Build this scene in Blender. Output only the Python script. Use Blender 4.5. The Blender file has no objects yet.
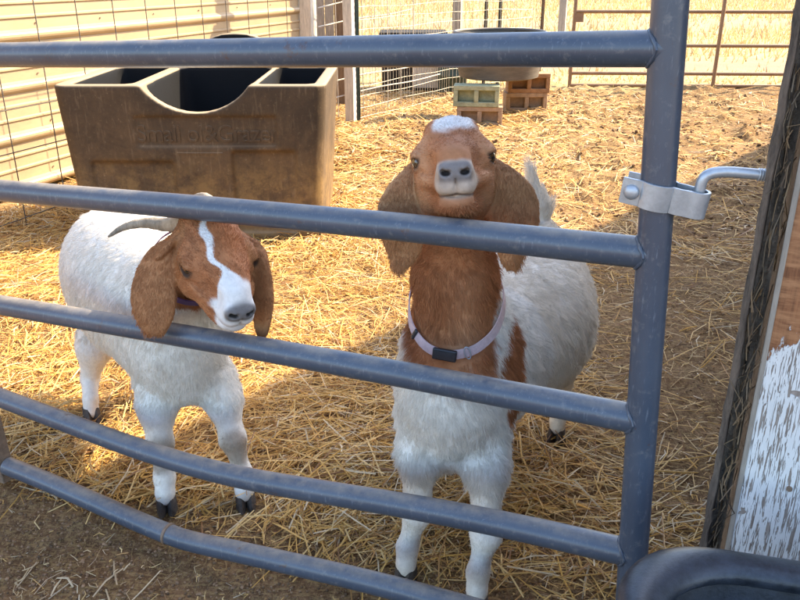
import bpy, bmesh, math, random
import numpy as np
from mathutils import Vector, Matrix

random.seed(7)
RNG = np.random.default_rng(11)
sc = bpy.context.scene
COL = sc.collection

# ---------------------------------------------------------------- camera, sky, sun, exposure
CAM_H = 1.36
PITCH = math.radians(22.4)
FOC = 800.0                                   # focal length in photo pixels (photo 800 x 600)
cam_d = bpy.data.cameras.new('camera')
cam_d.sensor_width = 36.0
cam_d.lens = 36.0 * FOC / 800.0
cam_d.clip_start = 0.02
cam_d.clip_end = 3000
cam = bpy.data.objects.new('camera', cam_d)
COL.objects.link(cam)
cam.location = (0, 0, CAM_H)
cam.rotation_euler = (math.radians(90) - PITCH, 0, 0)
sc.camera = cam

SUN_H = Vector((0.92, 0.39, 0)).normalized()  # horizontal direction towards the sun
SUN_EL = math.radians(41)
world = bpy.data.worlds.new('World')
sc.world = world
world.use_nodes = True
wn = world.node_tree
for n in list(wn.nodes):
    wn.nodes.remove(n)
sky = wn.nodes.new('ShaderNodeTexSky')
sky.sky_type = 'NISHITA'
sky.sun_disc = False
sky.sun_elevation = SUN_EL
sky.sun_rotation = math.atan2(SUN_H.x, SUN_H.y)
sky.air_density = 1.0
sky.dust_density = 1.8
sky.ozone_density = 1.0
bg = wn.nodes.new('ShaderNodeBackground')
bg.inputs['Strength'].default_value = 0.15
wo = wn.nodes.new('ShaderNodeOutputWorld')
wn.links.new(sky.outputs[0], bg.inputs[0])
wn.links.new(bg.outputs[0], wo.inputs[0])

sun_d = bpy.data.lights.new('sun', 'SUN')
sun_d.energy = 3.3
sun_d.angle = math.radians(0.53)
sun_d.color = (1.0, 0.83, 0.58)
sun = bpy.data.objects.new('sun', sun_d)
COL.objects.link(sun)
sdir = Vector((SUN_H.x * math.cos(SUN_EL), SUN_H.y * math.cos(SUN_EL), math.sin(SUN_EL)))
sun.rotation_euler = (-sdir).to_track_quat('-Z', 'Y').to_euler()
sun.location = (6, 4, 8)

sc.view_settings.view_transform = 'Standard'
sc.view_settings.look = 'None'
sc.view_settings.gamma = 1.0
sc.view_settings.use_curve_mapping = False
sc.view_settings.exposure = 2.18
sc.render.engine = 'CYCLES'
sc.cycles.max_bounces = 6
sc.cycles.diffuse_bounces = 3
sc.cycles.glossy_bounces = 2
sc.cycles.transmission_bounces = 3
sc.cycles.caustics_reflective = False
sc.cycles.caustics_refractive = False

# ---------------------------------------------------------------- helpers
def ray(u, v):
    a = (u - 400.0) / FOC
    b = (v - 300.0) / FOC
    c, s = math.cos(PITCH), math.sin(PITCH)
    return Vector((a, c - b * s, -s - b * c))

def at_y(u, v, y):
    d = ray(u, v)
    return Vector((0, 0, CAM_H)) + d * (y / d.y)

def at_z(u, v, z=0.0):
    d = ray(u, v)
    return Vector((0, 0, CAM_H)) + d * ((z - CAM_H) / d.z)

def on_plane(u, v, p0, nrm):
    d = ray(u, v)
    o = Vector((0, 0, CAM_H))
    t = (Vector(p0) - o).dot(nrm) / d.dot(nrm)
    return o + d * t

def hash2(ix, iy, seed):
    h = (ix.astype(np.int64) * 374761393 + iy.astype(np.int64) * 668265263 + seed * 1442695041) & 0xffffffff
    h = ((h ^ (h >> 13)) * 1274126177) & 0xffffffff
    h = h ^ (h >> 16)
    return (h & 0xffff) / 65535.0

def vnoise(x, y, seed=0):
    x = np.asarray(x, float); y = np.asarray(y, float)
    ix = np.floor(x); iy = np.floor(y)
    fx = x - ix; fy = y - iy
    fx = fx * fx * (3 - 2 * fx); fy = fy * fy * (3 - 2 * fy)
    a = hash2(ix, iy, seed); b = hash2(ix + 1, iy, seed)
    c = hash2(ix, iy + 1, seed); d = hash2(ix + 1, iy + 1, seed)
    return (a * (1 - fx) + b * fx) * (1 - fy) + (c * (1 - fx) + d * fx) * fy

def fbm(x, y, oct=4, seed=0):
    t = 0; amp = 0.5; tot = 0
    for i in range(oct):
        t = t + amp * vnoise(x * 2 ** i + 17.3 * i, y * 2 ** i - 9.1 * i, seed + i)
        tot += amp; amp *= 0.5
    return t / tot

def sstep(a, b, x):
    t = np.clip((np.asarray(x, float) - a) / (b - a), 0, 1)
    return t * t * (3 - 2 * t)

def props(o, label=None, cat=None, group=None, kind=None):
    if label: o['label'] = label
    if cat: o['category'] = cat
    if group: o['group'] = group
    if kind: o['kind'] = kind
    return o

def empty(name, loc, label=None, cat=None, group=None, rz=0.0):
    o = bpy.data.objects.new(name, None)
    o.empty_display_size = 0.1
    COL.objects.link(o)
    o.location = loc
    o.rotation_euler = (0, 0, rz)
    props(o, label, cat, group)
    return o

def link(name, me, mat=None, parent=None, smooth=False, recentre=True):
    """Link a mesh (given in world coordinates) as one object, under its thing or part if a parent is given."""
    o = bpy.data.objects.new(name, me)
    COL.objects.link(o)
    if mat is not None:
        me.materials.clear(); me.materials.append(mat)
    if smooth:
        me.polygons.foreach_set('use_smooth', [True] * len(me.polygons))
    if parent is not None:
        o.parent = parent
        r = parent; Mx = Matrix.Identity(4)
        while r is not None:
            Mx = (Matrix.Translation(r.location) @ r.rotation_euler.to_matrix().to_4x4()) @ Mx
            r = r.parent
        me.transform(Mx.inverted())
    elif recentre:
        co = np.empty(len(me.vertices) * 3, np.float32); me.vertices.foreach_get('co', co); co = co.reshape(-1, 3)
        mn, mx = co.min(0), co.max(0)
        c = Vector(((mn[0] + mx[0]) / 2, (mn[1] + mx[1]) / 2, mn[2]))
        me.transform(Matrix.Translation(-c)); o.location = c
    return o

def mesh_from(verts, faces):
    me = bpy.data.meshes.new('m')
    me.from_pydata([tuple(v) for v in verts], [], [tuple(f) for f in faces])
    me.update()
    return me

def mesh_np(V, F, cols=None, cname='col'):
    """V (n,3), F (m,4) or (m,3) arrays -> mesh, quick"""
    me = bpy.data.meshes.new('m')
    k = F.shape[1]
    me.vertices.add(len(V)); me.vertices.foreach_set('co', np.ascontiguousarray(V, np.float32).ravel())
    me.loops.add(F.size); me.loops.foreach_set('vertex_index', np.ascontiguousarray(F, np.int32).ravel())
    me.polygons.add(len(F))
    me.polygons.foreach_set('loop_start', np.arange(0, F.size, k, dtype=np.int32))
    me.polygons.foreach_set('loop_total', np.full(len(F), k, np.int32))
    me.update(calc_edges=True)
    if cols is not None:
        at = me.color_attributes.new(cname, 'FLOAT_COLOR', 'POINT')
        c4 = np.ones((len(V), 4), np.float32); c4[:, :cols.shape[1]] = cols
        at.data.foreach_set('color', c4.ravel())
    return me

class MB:
    """collects shapes into one mesh"""
    def __init__(s): s.v = []; s.f = []
    def add(s, vs, fs):
        o = len(s.v); s.v += [Vector(v) for v in vs]; s.f += [tuple(i + o for i in f) for f in fs]; return s
    def box(s, c, sz, ax=None):
        ax = ax or (Vector((1, 0, 0)), Vector((0, 1, 0)), Vector((0, 0, 1)))
        c = Vector(c); vs = []
        for k in (-.5, .5):
            for j in (-.5, .5):
                for i in (-.5, .5):
                    vs.append(c + ax[0] * (i * sz[0]) + ax[1] * (j * sz[1]) + ax[2] * (k * sz[2]))
        return s.add(vs, [(0, 2, 3, 1), (4, 5, 7, 6), (0, 1, 5, 4), (2, 6, 7, 3), (0, 4, 6, 2), (1, 3, 7, 5)])
    def tube(s, pts, r, n=12, caps=True, flat=None):
        pts = [Vector(p) for p in pts]
        rr = r if isinstance(r, (list, tuple)) else [r] * len(pts)
        up = None; rings = []
        for i, p in enumerate(pts):
            t = (pts[min(i + 1, len(pts) - 1)] - pts[max(i - 1, 0)]).normalized()
            if up is None:
                up = Vector((0, 0, 1)) if abs(t.z) < 0.9 else Vector((0, 1, 0))
            x = (up - t * up.dot(t)).normalized(); y = t.cross(x); up = x
            k = 1.0
            if 0 < i < len(pts) - 1:
                a = (pts[i] - pts[i - 1]).normalized().dot((pts[i + 1] - pts[i]).normalized())
                k = 1.0 / max(0.6, math.sqrt((1 + a) / 2))
            rings.append([p + (x * math.cos(2 * math.pi * j / n) + y * math.sin(2 * math.pi * j / n)) * rr[i] for j in range(n)])
        vs = [v for g in rings for v in g]; fs = []
        for i in range(len(pts) - 1):
            for j in range(n):
                a = i * n + j; b = i * n + (j + 1) % n
                fs.append((a, b, b + n, a + n))
        if caps:
            fs.append(tuple(range(n))[::-1]); fs.append(tuple(range((len(pts) - 1) * n, len(pts) * n)))
        return s.add(vs, fs)
    def mesh(s):
        me = mesh_from(s.v, s.f)
        bm = bmesh.new(); bm.from_mesh(me); bmesh.ops.recalc_face_normals(bm, faces=bm.faces); bm.to_mesh(me); bm.free()
        return me
    def build(s, name, mat=None, parent=None, smooth=False, bevel=0.0, seg=2, ang=35):
        o = link(name, s.mesh(), mat, parent, smooth)
        if bevel > 0:
            m = o.modifiers.new('bevel', 'BEVEL'); m.width = bevel; m.segments = seg; m.limit_method = 'ANGLE'; m.angle_limit = math.radians(ang)
        if smooth:
            auto_smooth(o)
        return o

def auto_smooth(o, ang=40):
    me = o.data
    me.polygons.foreach_set('use_smooth', [True] * len(me.polygons))
    try:
        me.set_sharp_from_angle(angle=math.radians(ang))
    except Exception:
        pass

# ---------------------------------------------------------------- materials
class Mat:
    def __init__(s, name, rough=0.6, metal=0.0, spec=0.5):
        s.m = bpy.data.materials.new(name); s.m.use_nodes = True
        s.t = s.m.node_tree; s.b = s.t.nodes['Principled BSDF']
        s.b.inputs['Roughness'].default_value = rough
        s.b.inputs['Metallic'].default_value = metal
        s.b.inputs['Specular IOR Level'].default_value = spec
    def n(s, typ, **kw):
        x = s.t.nodes.new(typ)
        for k, v in kw.items():
            if k in x.inputs.keys() if hasattr(x.inputs, 'keys') else False: x.inputs[k].default_value = v
            else: setattr(x, k, v)
        return x
    def l(s, a, b): s.t.links.new(a, b)
    def coords(s, kind='Object', scale=(1, 1, 1), rot=(0, 0, 0)):
        if kind == 'World':
            g = s.n('ShaderNodeNewGeometry'); out = g.outputs['Position']
        else:
            out = s.n('ShaderNodeTexCoord').outputs[kind]
        mp = s.n('ShaderNodeMapping'); mp.inputs['Scale'].default_value = scale; mp.inputs['Rotation'].default_value = rot
        s.l(out, mp.inputs['Vector']); return mp.outputs[0]
    def noise(s, vec, scale, detail=4, rough=0.6, dist=0.0):
        x = s.n('ShaderNodeTexNoise'); x.inputs['Scale'].default_value = scale; x.inputs['Detail'].default_value = detail
        x.inputs['Roughness'].default_value = rough; x.inputs['Distortion'].default_value = dist
        s.l(vec, x.inputs['Vector']); return x.outputs['Fac']
    def ramp(s, fac, stops):
        x = s.n('ShaderNodeValToRGB'); e = x.color_ramp.elements
        while len(e) < len(stops): e.new(0.5)
        for i, (p, c) in enumerate(stops):
            e[i].position = p; e[i].color = (c, c, c, 1) if isinstance(c, (int, float)) else (*c, 1)
        s.l(fac, x.inputs[0]); return x.outputs[0]
    def mix(s, fac, a, b, mode='MIX'):
        x = s.n('ShaderNodeMix'); x.data_type = 'RGBA'; x.blend_type = mode
        for sock, val in ((x.inputs[0], fac), (x.inputs[6], a), (x.inputs[7], b)):
            if hasattr(val, 'is_linked'): s.l(val, sock)
            elif isinstance(val, (int, float)): sock.default_value = val
            else: sock.default_value = (*val, 1)
        return x.outputs[2]
    def math(s, op, a, b=0.0):
        x = s.n('ShaderNodeMath'); x.operation = op
        for sock, val in ((x.inputs[0], a), (x.inputs[1], b)):
            if hasattr(val, 'is_linked'): s.l(val, sock)
            else: sock.default_value = val
        return x.outputs[0]
    def col(s, c):
        if hasattr(c, 'is_linked'): s.l(c, s.b.inputs['Base Color'])
        else: s.b.inputs['Base Color'].default_value = (*c, 1)
        return s
    def rough(s, r): s.l(r, s.b.inputs['Roughness']); return s
    def bump(s, h, strength=0.3, dist=0.01):
        x = s.n('ShaderNodeBump'); x.inputs['Strength'].default_value = strength; x.inputs['Distance'].default_value = dist
        s.l(h, x.inputs['Height']); s.l(x.outputs[0], s.b.inputs['Normal']); return s
    def attr(s, name):
        x = s.n('ShaderNodeAttribute'); x.attribute_name = name; return x.outputs['Color']

def m_gate_paint():
    m = Mat('grey_gate_paint', 0.38, 0.0, 0.6)
    c = m.coords('World')
    n1 = m.noise(c, 6, 5); n2 = m.noise(c, 60, 6, 0.7); n3 = m.noise(m.coords('World', (30, 30, 4)), 9, 4)
    base = m.mix(m.ramp(n1, [(0.3, 0.0), (0.7, 1.0)]), (0.048, 0.062, 0.088), (0.076, 0.092, 0.120))
    scratch = m.ramp(n3, [(0.60, 0.0), (0.72, 1.0)])
    base = m.mix(m.math('MULTIPLY', scratch, 0.6), base, (0.19, 0.21, 0.24))
    sp = m.ramp(n2, [(0.56, 0.0), (0.70, 1.0)])
    base = m.mix(m.math('MULTIPLY', sp, 0.45), base, (0.22, 0.21, 0.20))
    # dust that has settled on the upper side of the pipes
    g = m.n('ShaderNodeNewGeometry'); sx = m.n('ShaderNodeSeparateXYZ'); m.l(g.outputs['Normal'], sx.inputs[0])
    up = m.ramp(sx.outputs[2], [(0.60, 0.0), (0.97, 1.0)])
    dust = m.math('MULTIPLY', up, m.ramp(m.noise(c, 22, 6, 0.7), [(0.35, 0.1), (0.65, 1.0)]))
    base = m.mix(m.math('MULTIPLY', dust, 0.85), base, (0.27, 0.23, 0.18))
    rust = m.ramp(m.noise(c, 14, 6, 0.75), [(0.63, 0.0), (0.70, 1.0)])
    base = m.mix(m.math('MULTIPLY', rust, 0.7), base, (0.10, 0.045, 0.022))
    m.col(base)
    m.rough(m.ramp(m.math('ADD', m.math('MULTIPLY', dust, 0.5), m.math('MULTIPLY', n2, 0.4)), [(0.0, 0.24), (0.8, 0.6)]))
    m.bump(n2, 0.12, 0.002)
    return m.m

def m_simple(name, col, rough=0.6, var=0.25, scale=8, bump=0.2, metal=0.0, stretch=(1, 1, 1), dark=None, spec=0.5, bd=0.004):
    m = Mat(name, rough, metal, spec)
    c = m.coords('World', stretch)
    n1 = m.noise(c, scale, 5, 0.65); n2 = m.noise(c, scale * 7, 5, 0.7)
    d = dark or tuple(x * (1 - var * 1.6) for x in col)
    l = tuple(min(1, x * (1 + var * 0.6)) for x in col)
    f = m.ramp(m.math('ADD', m.math('MULTIPLY', n1, 0.65), m.math('MULTIPLY', n2, 0.35)), [(0.32, 0.0), (0.68, 1.0)])
    m.col(m.mix(f, d, l))
    if bump: m.bump(n2, bump, bd)
    return m.m

def m_attr(name, rough=0.7, attr='col', var=0.2, scale=60, bump=0.0, transl=0.0, spec=0.3):
    m = Mat(name, rough, 0, spec)
    c = m.attr(attr)
    n = m.noise(m.coords('World'), scale, 4, 0.7)
    k = m.ramp(n, [(0.25, 1 - var), (0.75, 1 + var)])
    cc = m.mix(1.0, c, k, 'MULTIPLY')
    m.col(cc)
    if bump: m.bump(n, bump, 0.004)
    if transl:
        tr = m.n('ShaderNodeBsdfTranslucent'); m.l(cc, tr.inputs[0])
        mx = m.n('ShaderNodeMixShader'); mx.inputs[0].default_value = transl
        out = [x for x in m.t.nodes if x.type == 'OUTPUT_MATERIAL'][0]
        m.l(m.b.outputs[0], mx.inputs[1]); m.l(tr.outputs[0], mx.inputs[2]); m.l(mx.outputs[0], out.inputs[0])
    return m.m

M = {}
M['gate'] = m_gate_paint()
M['galv'] = m_simple('galvanised_steel', (0.46, 0.48, 0.50), 0.42, 0.2, 18, 0.1, metal=0.55)
M['rust'] = m_simple('rusted_tube', (0.22, 0.15, 0.10), 0.7, 0.35, 20, 0.25)
M['wire'] = m_simple('fence_wire', (0.13, 0.11, 0.09), 0.6, 0.25, 20, 0.0, metal=0.3)
M['wire_pale'] = m_simple('galvanised_wire', (0.42, 0.37, 0.30), 0.5, 0.2, 20, 0.0, metal=0.4)
M['tan_tube'] = m_simple('tan_gate_tube', (0.30, 0.175, 0.09), 0.5, 0.2, 10, 0.05)
M['white_wood'] = m_simple('faded_white_wood', (0.62, 0.56, 0.46), 0.75, 0.3, 5, 0.3, stretch=(9, 9, 1))
M['brown_wood'] = m_simple('brown_weathered_wood', (0.22, 0.14, 0.08), 0.8, 0.35, 5, 0.3, stretch=(9, 9, 1))
M['grey_wood'] = m_simple('grey_weathered_wood', (0.36, 0.31, 0.25), 0.8, 0.3, 5, 0.4, stretch=(9, 9, 1))
M['tpost'] = m_simple('dark_post_steel', (0.055, 0.055, 0.045), 0.65, 0.3, 20, 0.1)
M['roof'] = m_simple('roof_metal', (0.30, 0.29, 0.27), 0.55, 0.2, 3, 0.1)
M['black_plastic'] = m_simple('black_poly', (0.03, 0.033, 0.037), 0.42, 0.35, 14, 0.12)
M['old_black'] = m_simple('sun_faded_black_poly', (0.045, 0.040, 0.034), 0.85, 0.35, 14, 0.12, spec=0.15)
M['green_plastic'] = m_simple('dark_green_poly', (0.03, 0.055, 0.04), 0.5, 0.3, 14, 0.05)
M['tub_blue'] = m_simple('blue_black_poly', (0.032, 0.037, 0.047), 0.36, 0.5, 30, 0.22, bd=0.002)
M['hoof'] = m_simple('hoof_horn', (0.085, 0.068, 0.056), 0.75, 0.5, 60, 0.4)
M['horn'] = m_simple('goat_horn', (0.40, 0.34, 0.26), 0.55, 0.4, 22, 0.5, stretch=(3, 1, 1))
# ================================================================ the ground
SH_D = np.array([0.64, 0.77]); SH_D = SH_D / np.linalg.norm(SH_D)

def seg_dist(x, y, a, b):
    ax, ay = a; bx, by = b
    t = np.clip(((x - ax) * (bx - ax) + (y - ay) * (by - ay)) / ((bx - ax) ** 2 + (by - ay) ** 2), 0, 1)
    return np.hypot(x - ax - t * (bx - ax), y - ay - t * (by - ay))

def gh(x, y):
    x = np.asarray(x, float); y = np.asarray(y, float)
    near = 1 - sstep(9.6, 13, y)
    inpen = near * (1 - sstep(4.5, 7, np.abs(x)))
    h = 0.022 * (fbm(x * 0.9 + 3, y * 0.9, 3, 5) - 0.5)
    hum = sstep(3.2, 5.5, y) * sstep(-0.6, 1.0, x) * inpen
    h = h + hum * 0.13 * (fbm(x * 1.7, y * 1.7, 4, 21) - 0.52)
    clod = np.clip(fbm(x * 9, y * 9, 3, 31) - 0.5, 0, 1)
    h = h + (0.035 + 0.10 * hum) * clod * inpen
    h = h + 0.012 * (fbm(x * 28, y * 28, 2, 41) - 0.5) * inpen
    # bank of litter pushed up against the mesh fence
    d = seg_dist(x, y, (-0.45, 6.3), (0.15, 6.9))
    h = h + 0.16 * np.exp(-(d / 0.42) ** 2)
    # trampled straw heap along the wire panel
    d2 = seg_dist(x, y, (-2.0, 2.7), (-1.5, 3.2))
    h = h + 0.07 * np.exp(-(d2 / 0.35) ** 2)
    # the field lies a little lower, then climbs slowly
    h = h + 0.0025 * np.clip(y - 45, 0, 400)
    return h

def straw_w(x, y):
    """how much straw lies here, 0..1"""
    x = np.asarray(x, float); y = np.asarray(y, float)
    n = fbm(x * 1.3, y * 1.3, 3, 61)
    front = sstep(1.42, 1.62, y + 0.22 * (n - 0.5) + np.where(x < 0, 0.33, 0.12) * np.clip(x, -1.6, 1))       # bare dirt before the gate
    right = 1 - 0.88 * sstep(0.15, 0.9, x - 0.12 * (y - 2) + 0.9 * (n - 0.5))
    far = 1 - 0.65 * sstep(3.6, 6.0, y + 1.5 * (n - 0.5))
    patch = 0.55 + 0.45 * sstep(0.35, 0.6, fbm(x * 3.1, y * 3.1, 3, 71))
    return np.clip(front * right * far * patch * (0.45 + 0.55 * sstep(0.30, 0.48, fbm(x * 2.2 + 5, y * 2.2, 3, 171))), 0, 1)

def graded(lo, hi, segs, grow=1.16):
    """coordinates: dense pieces [(a,b,step)...], then growing steps out to lo and hi"""
    c = []
    for a, b, st in segs:
        c += list(np.arange(a, b - 1e-6, st))
    c.append(segs[-1][1])
    st = segs[-1][2]; v = c[-1]
    while v < hi:
        st *= grow; v += st; c.append(v)
    st = segs[0][2]; v = c[0]; pre = []
    while v > lo:
        st *= grow; v -= st; pre.append(v)
    return np.array(pre[::-1] + c)

gx = graded(-500, 500, [(-2.6, 3.6, 0.022)])
gy = graded(-60, 900, [(1.0, 3.6, 0.018), (3.6, 10.4, 0.032)], 1.12)
GX, GY = np.meshgrid(gx, gy, indexing='xy')
GZ = gh(GX, GY)
V = np.stack([GX.ravel(), GY.ravel(), GZ.ravel()], 1)
nx, ny = len(gx), len(gy)
ii = np.arange(ny - 1)[:, None] * nx + np.arange(nx - 1)[None, :]
F = np.stack([ii, ii + 1, ii + 1 + nx, ii + nx], -1).reshape(-1, 4)
X, Y = V[:, 0], V[:, 1]
field = sstep(9.7, 10.9, Y + 0.9 * (fbm(X * 0.7, Y * 0.7, 3, 81) - 0.5))
field = np.maximum(field, sstep(4.5, 7, np.abs(X)) * (Y > 6))
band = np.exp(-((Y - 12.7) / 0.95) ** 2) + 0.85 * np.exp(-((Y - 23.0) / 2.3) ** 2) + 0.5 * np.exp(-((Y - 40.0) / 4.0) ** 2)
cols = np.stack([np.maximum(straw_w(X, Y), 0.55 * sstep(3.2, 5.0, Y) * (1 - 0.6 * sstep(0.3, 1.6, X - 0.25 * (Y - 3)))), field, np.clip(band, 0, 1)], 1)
me = mesh_np(V, F, cols, 'zones')

m = Mat('pen_ground', 0.95, 0, 0.1)
zs = m.n('ShaderNodeSeparateColor'); m.l(m.attr('zones'), zs.inputs[0])
wc = m.coords('World')
nA = m.noise(wc, 3.0, 5); nB = m.noise(wc, 38, 6, 0.75); nC = m.noise(wc, 150, 4, 0.7)
dirt = m.mix(m.ramp(nA, [(0.3, 0), (0.7, 1)]), (0.190, 0.102, 0.048), (0.310, 0.185, 0.092))
dirt = m.mix(m.ramp(nB, [(0.35, 0), (0.62, 1)]), (0.085, 0.043, 0.020), dirt)
chaff = m.ramp(m.noise(m.coords('World', (1, 3.2, 1), (0, 0, 0.6)), 42, 4, 0.7), [(0.50, 0), (0.60, 1)])
chaff2 = m.ramp(m.noise(m.coords('World', (3.4, 1, 1), (0, 0, 0.3)), 47, 4, 0.7), [(0.52, 0), (0.62, 1)])
ch = m.math('MAXIMUM', chaff, chaff2)
k = m.math('MULTIPLY', ch, m.math('ADD', m.math('MULTIPLY', zs.outputs[0], 0.6), 0.38))
dirt = m.mix(m.math('MULTIPLY', m.ramp(m.noise(wc, 1.6, 4, 0.65), [(0.48, 0), (0.66, 1)]), 0.6), dirt, (0.060, 0.031, 0.015))
pen = m.mix(k, dirt, (0.50, 0.34, 0.14))
fn = m.noise(m.coords('World', (1.0, 0.35, 1)), 5, 6, 0.75)
gold = m.mix(m.ramp(fn, [(0.32, 0), (0.66, 1)]), (0.38, 0.26, 0.11), (0.56, 0.41, 0.19))
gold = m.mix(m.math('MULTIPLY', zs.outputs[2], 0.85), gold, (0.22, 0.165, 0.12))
m.col(m.mix(zs.outputs[1], pen, gold))
m.bump(m.math('ADD', m.math('MULTIPLY', nB, 0.7), m.math('MULTIPLY', nC, 0.3)), 0.7, 0.014)
M['ground'] = m.m
props(link('ground', me, M['ground'], None, True, recentre=False), kind='structure')

# ---------------------------------------------------------------- straw, clods, dry grass (uncountable)
def strips(P, ang, tilt, L, W, bend, cols, fold=0.35):
    """folded straw blades: 3 cross-sections of 3 points each"""
    n = len(P)
    d = np.stack([np.cos(ang) * np.cos(tilt), np.sin(ang) * np.cos(tilt), np.sin(tilt)], 1)
    s = np.stack([-np.sin(ang), np.cos(ang), np.zeros(n)], 1)
    roll = RNG.uniform(-0.7, 0.7, n)
    u0 = np.cross(d, s)
    w = s * np.cos(roll)[:, None] + u0 * np.sin(roll)[:, None]
    u = np.cross(d, w)
    u = np.where(u[:, 2:3] < 0, -u, u)
    V = np.empty((n, 9, 3), np.float32)
    for k, t in enumerate((-0.5, 0.02, 0.5)):
        off = (0.25 - t * t) * bend
        c = P + d * (t * L)[:, None] + s * (off * 1.0)[:, None] + u * (np.abs(off) * 0.6)[:, None]
        ww = W * (1.0 if k == 1 else 0.75)
        V[:, k * 3 + 0] = c - w * (ww * 0.5)[:, None]
        V[:, k * 3 + 1] = c + u * (ww * fold)[:, None]
        V[:, k * 3 + 2] = c + w * (ww * 0.5)[:, None]
    base = (np.arange(n) * 9)[:, None, None]
    q = np.array([[0, 1, 4, 3], [1, 2, 5, 4], [3, 4, 7, 6], [4, 5, 8, 7]])
    F = (base + q[None]).reshape(-1, 4)
    C = np.repeat(cols[:, None, :], 9, 1).reshape(-1, 3)
    return V.reshape(-1, 3), F, C

def straw_cols(n, dull=0.0):
    pal = np.array([[0.70, 0.43, 0.13], [0.64, 0.36, 0.085], [0.76, 0.53, 0.22], [0.46, 0.24, 0.07], [0.70, 0.56, 0.35], [0.30, 0.15, 0.055]])
    c = pal[RNG.choice(6, n, p=[0.27, 0.22, 0.2, 0.13, 0.10, 0.08])]
    c = c * RNG.uniform(0.8, 1.15, (n, 1))
    g = np.array([0.50, 0.42, 0.30])
    return c * (1 - dull) + g * dull * RNG.uniform(0.6, 1.25, (n, 1))

HOOF_PX = ((406, 580), (476, 608), (556, 440), (168, 513), (246, 505))
HOOF_XY = [at_z(*p) for p in HOOF_PX]
def clear_of_hooves(x, y):
    k = np.ones(len(x), bool)
    for h in HOOF_XY:
        k &= ((x - h.x) ** 2 + (y - h.y + 0.03) ** 2 > 0.062 ** 2) | (RNG.random(len(x)) < 0.12)
    return k

def scatter(n, x0, x1, y0, y1, wfun):
    x = RNG.uniform(x0, x1, n); y = RNG.uniform(y0, y1, n)
    keep = (RNG.random(n) < wfun(x, y)) & clear_of_hooves(x, y) & (np.abs(x) < 0.62 * y + 0.9)
    return x[keep], y[keep]

SV, SF, SC = [], [], []
def add_straw(x, y, lmin, lmax, wmin, wmax, lift, dull=0.0, tl=0.22):
    n = len(x)
    w = straw_w(x, y)
    flow = 6.3 * fbm(x * 0.9, y * 0.9, 2, 91) + RNG.normal(0, 0.9, n)
    z = gh(x, y) + 0.003 + RNG.random(n) ** 1.6 * lift * (0.25 + w)
    P = np.stack([x, y, z], 1)
    L = RNG.uniform(lmin, lmax, n) * RNG.choice([0.3, 0.6, 1.0], n)
    v, f, c = strips(P, flow, RNG.normal(0.0, tl, n), L, RNG.uniform(wmin, wmax, n), RNG.normal(0, 0.03, n), straw_cols(n, dull))
    off = sum(len(a) for a in SV)
    SV.append(v); SF.append(f + off); SC.append(c)

x, y = scatter(62000, -2.3, 2.4, 1.35, 4.0, lambda x, y: np.clip(straw_w(x, y) * 1.15, 0, 1)); add_straw(x, y, 0.06, 0.27, 0.0017, 0.0058, 0.042)
x, y = scatter(24000, -2.3, 2.6, 1.45, 4.2, lambda x, y: (0.10 + 0.10 * (x > 0)) * (y + 0.33 * np.minimum(x, 0) > 1.5)); add_straw(x, y, 0.02, 0.12, 0.0018, 0.0042, 0.010, 0.25)
x, y = scatter(42000, -2.4, 3.2, 3.8, 6.2, lambda x, y: straw_w(x, y) + 0.08); add_straw(x, y, 0.08, 0.26, 0.004, 0.008, 0.04, 0.05)
x, y = scatter(40000, -2.4, 4.5, 5.8, 9.8, lambda x, y: 0.34 * (1 - 0.75 * sstep(0.2, 1.6, x - 0.22 * (y - 4))) + straw_w(x, y)); add_straw(x, y, 0.08, 0.24, 0.006, 0.011, 0.03, 0.1)
x, y = scatter(26000, -2.2, 1.8, 1.4, 3.8, lambda x, y: 0.15 + 0.7 * straw_w(x, y) * (y + 0.33 * np.minimum(x, 0) > 1.45)); add_straw(x, y, 0.012, 0.06, 0.0015, 0.0045, 0.02, 0.15, 0.3)
x, y = scatter(2600, -1.5, 0.9, 0.95, 1.62, lambda x, y: 0.10 + 0.55 * sstep(-0.3, -0.9, x) + 0.0 * y); add_straw(x, y, 0.01, 0.055, 0.0012, 0.0028, 0.006, 0.55)
x, y = scatter(150, -1.5, -0.35, 1.02, 1.55, lambda x, y: sstep(-0.35, -0.75, x)); add_straw(x, y, 0.10, 0.24, 0.0035, 0.0065, 0.018, 0.75, 0.06)
me = mesh_np(np.concatenate(SV), np.concatenate(SF), np.concatenate(SC))
M['straw'] = m_attr('dry_straw', 0.6, var=0.18, scale=90, transl=0.22, spec=0.4)
props(link('straw', me, M['straw'], None, False, recentre=False), 'loose golden straw scattered over the pen floor', 'straw', kind='stuff')

# clods and droppings
ico = bmesh.new(); bmesh.ops.create_icosphere(ico, subdivisions=1, radius=1.0)
iv = np.array([v.co[:] for v in ico.verts]); ifc = np.array([[v.index for v in f.verts] for f in ico.faces]); ico.free()
def clods(x, y, r, cols):
    n = len(x)
    z = gh(x, y) + r * 0.25
    sc3 = r[:, None, None] * RNG.uniform(0.6, 1.25, (n, 1, 3)) * np.array([1, 1, 0.75])
    jit = RNG.uniform(0.75, 1.2, (n, len(iv), 1))
    a = RNG.uniform(0, 6.28, n); c, s = np.cos(a), np.sin(a)
    v = iv[None] * jit * sc3
    v = np.stack([v[..., 0] * c[:, None] - v[..., 1] * s[:, None], v[..., 0] * s[:, None] + v[..., 1] * c[:, None], v[..., 2]], -1)
    v = v + np.stack([x, y, z], 1)[:, None, :]
    f = (ifc[None] + (np.arange(n) * len(iv))[:, None, None]).reshape(-1, 3)
    return v.reshape(-1, 3), f, np.repeat(cols[:, None, :], len(iv), 1).reshape(-1, 3)
x1, y1 = scatter(16000, -1.6, 2.6, 0.95, 4.2, lambda x, y: 0.25 + 0.75 * (1 - straw_w(x, y)))
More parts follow.
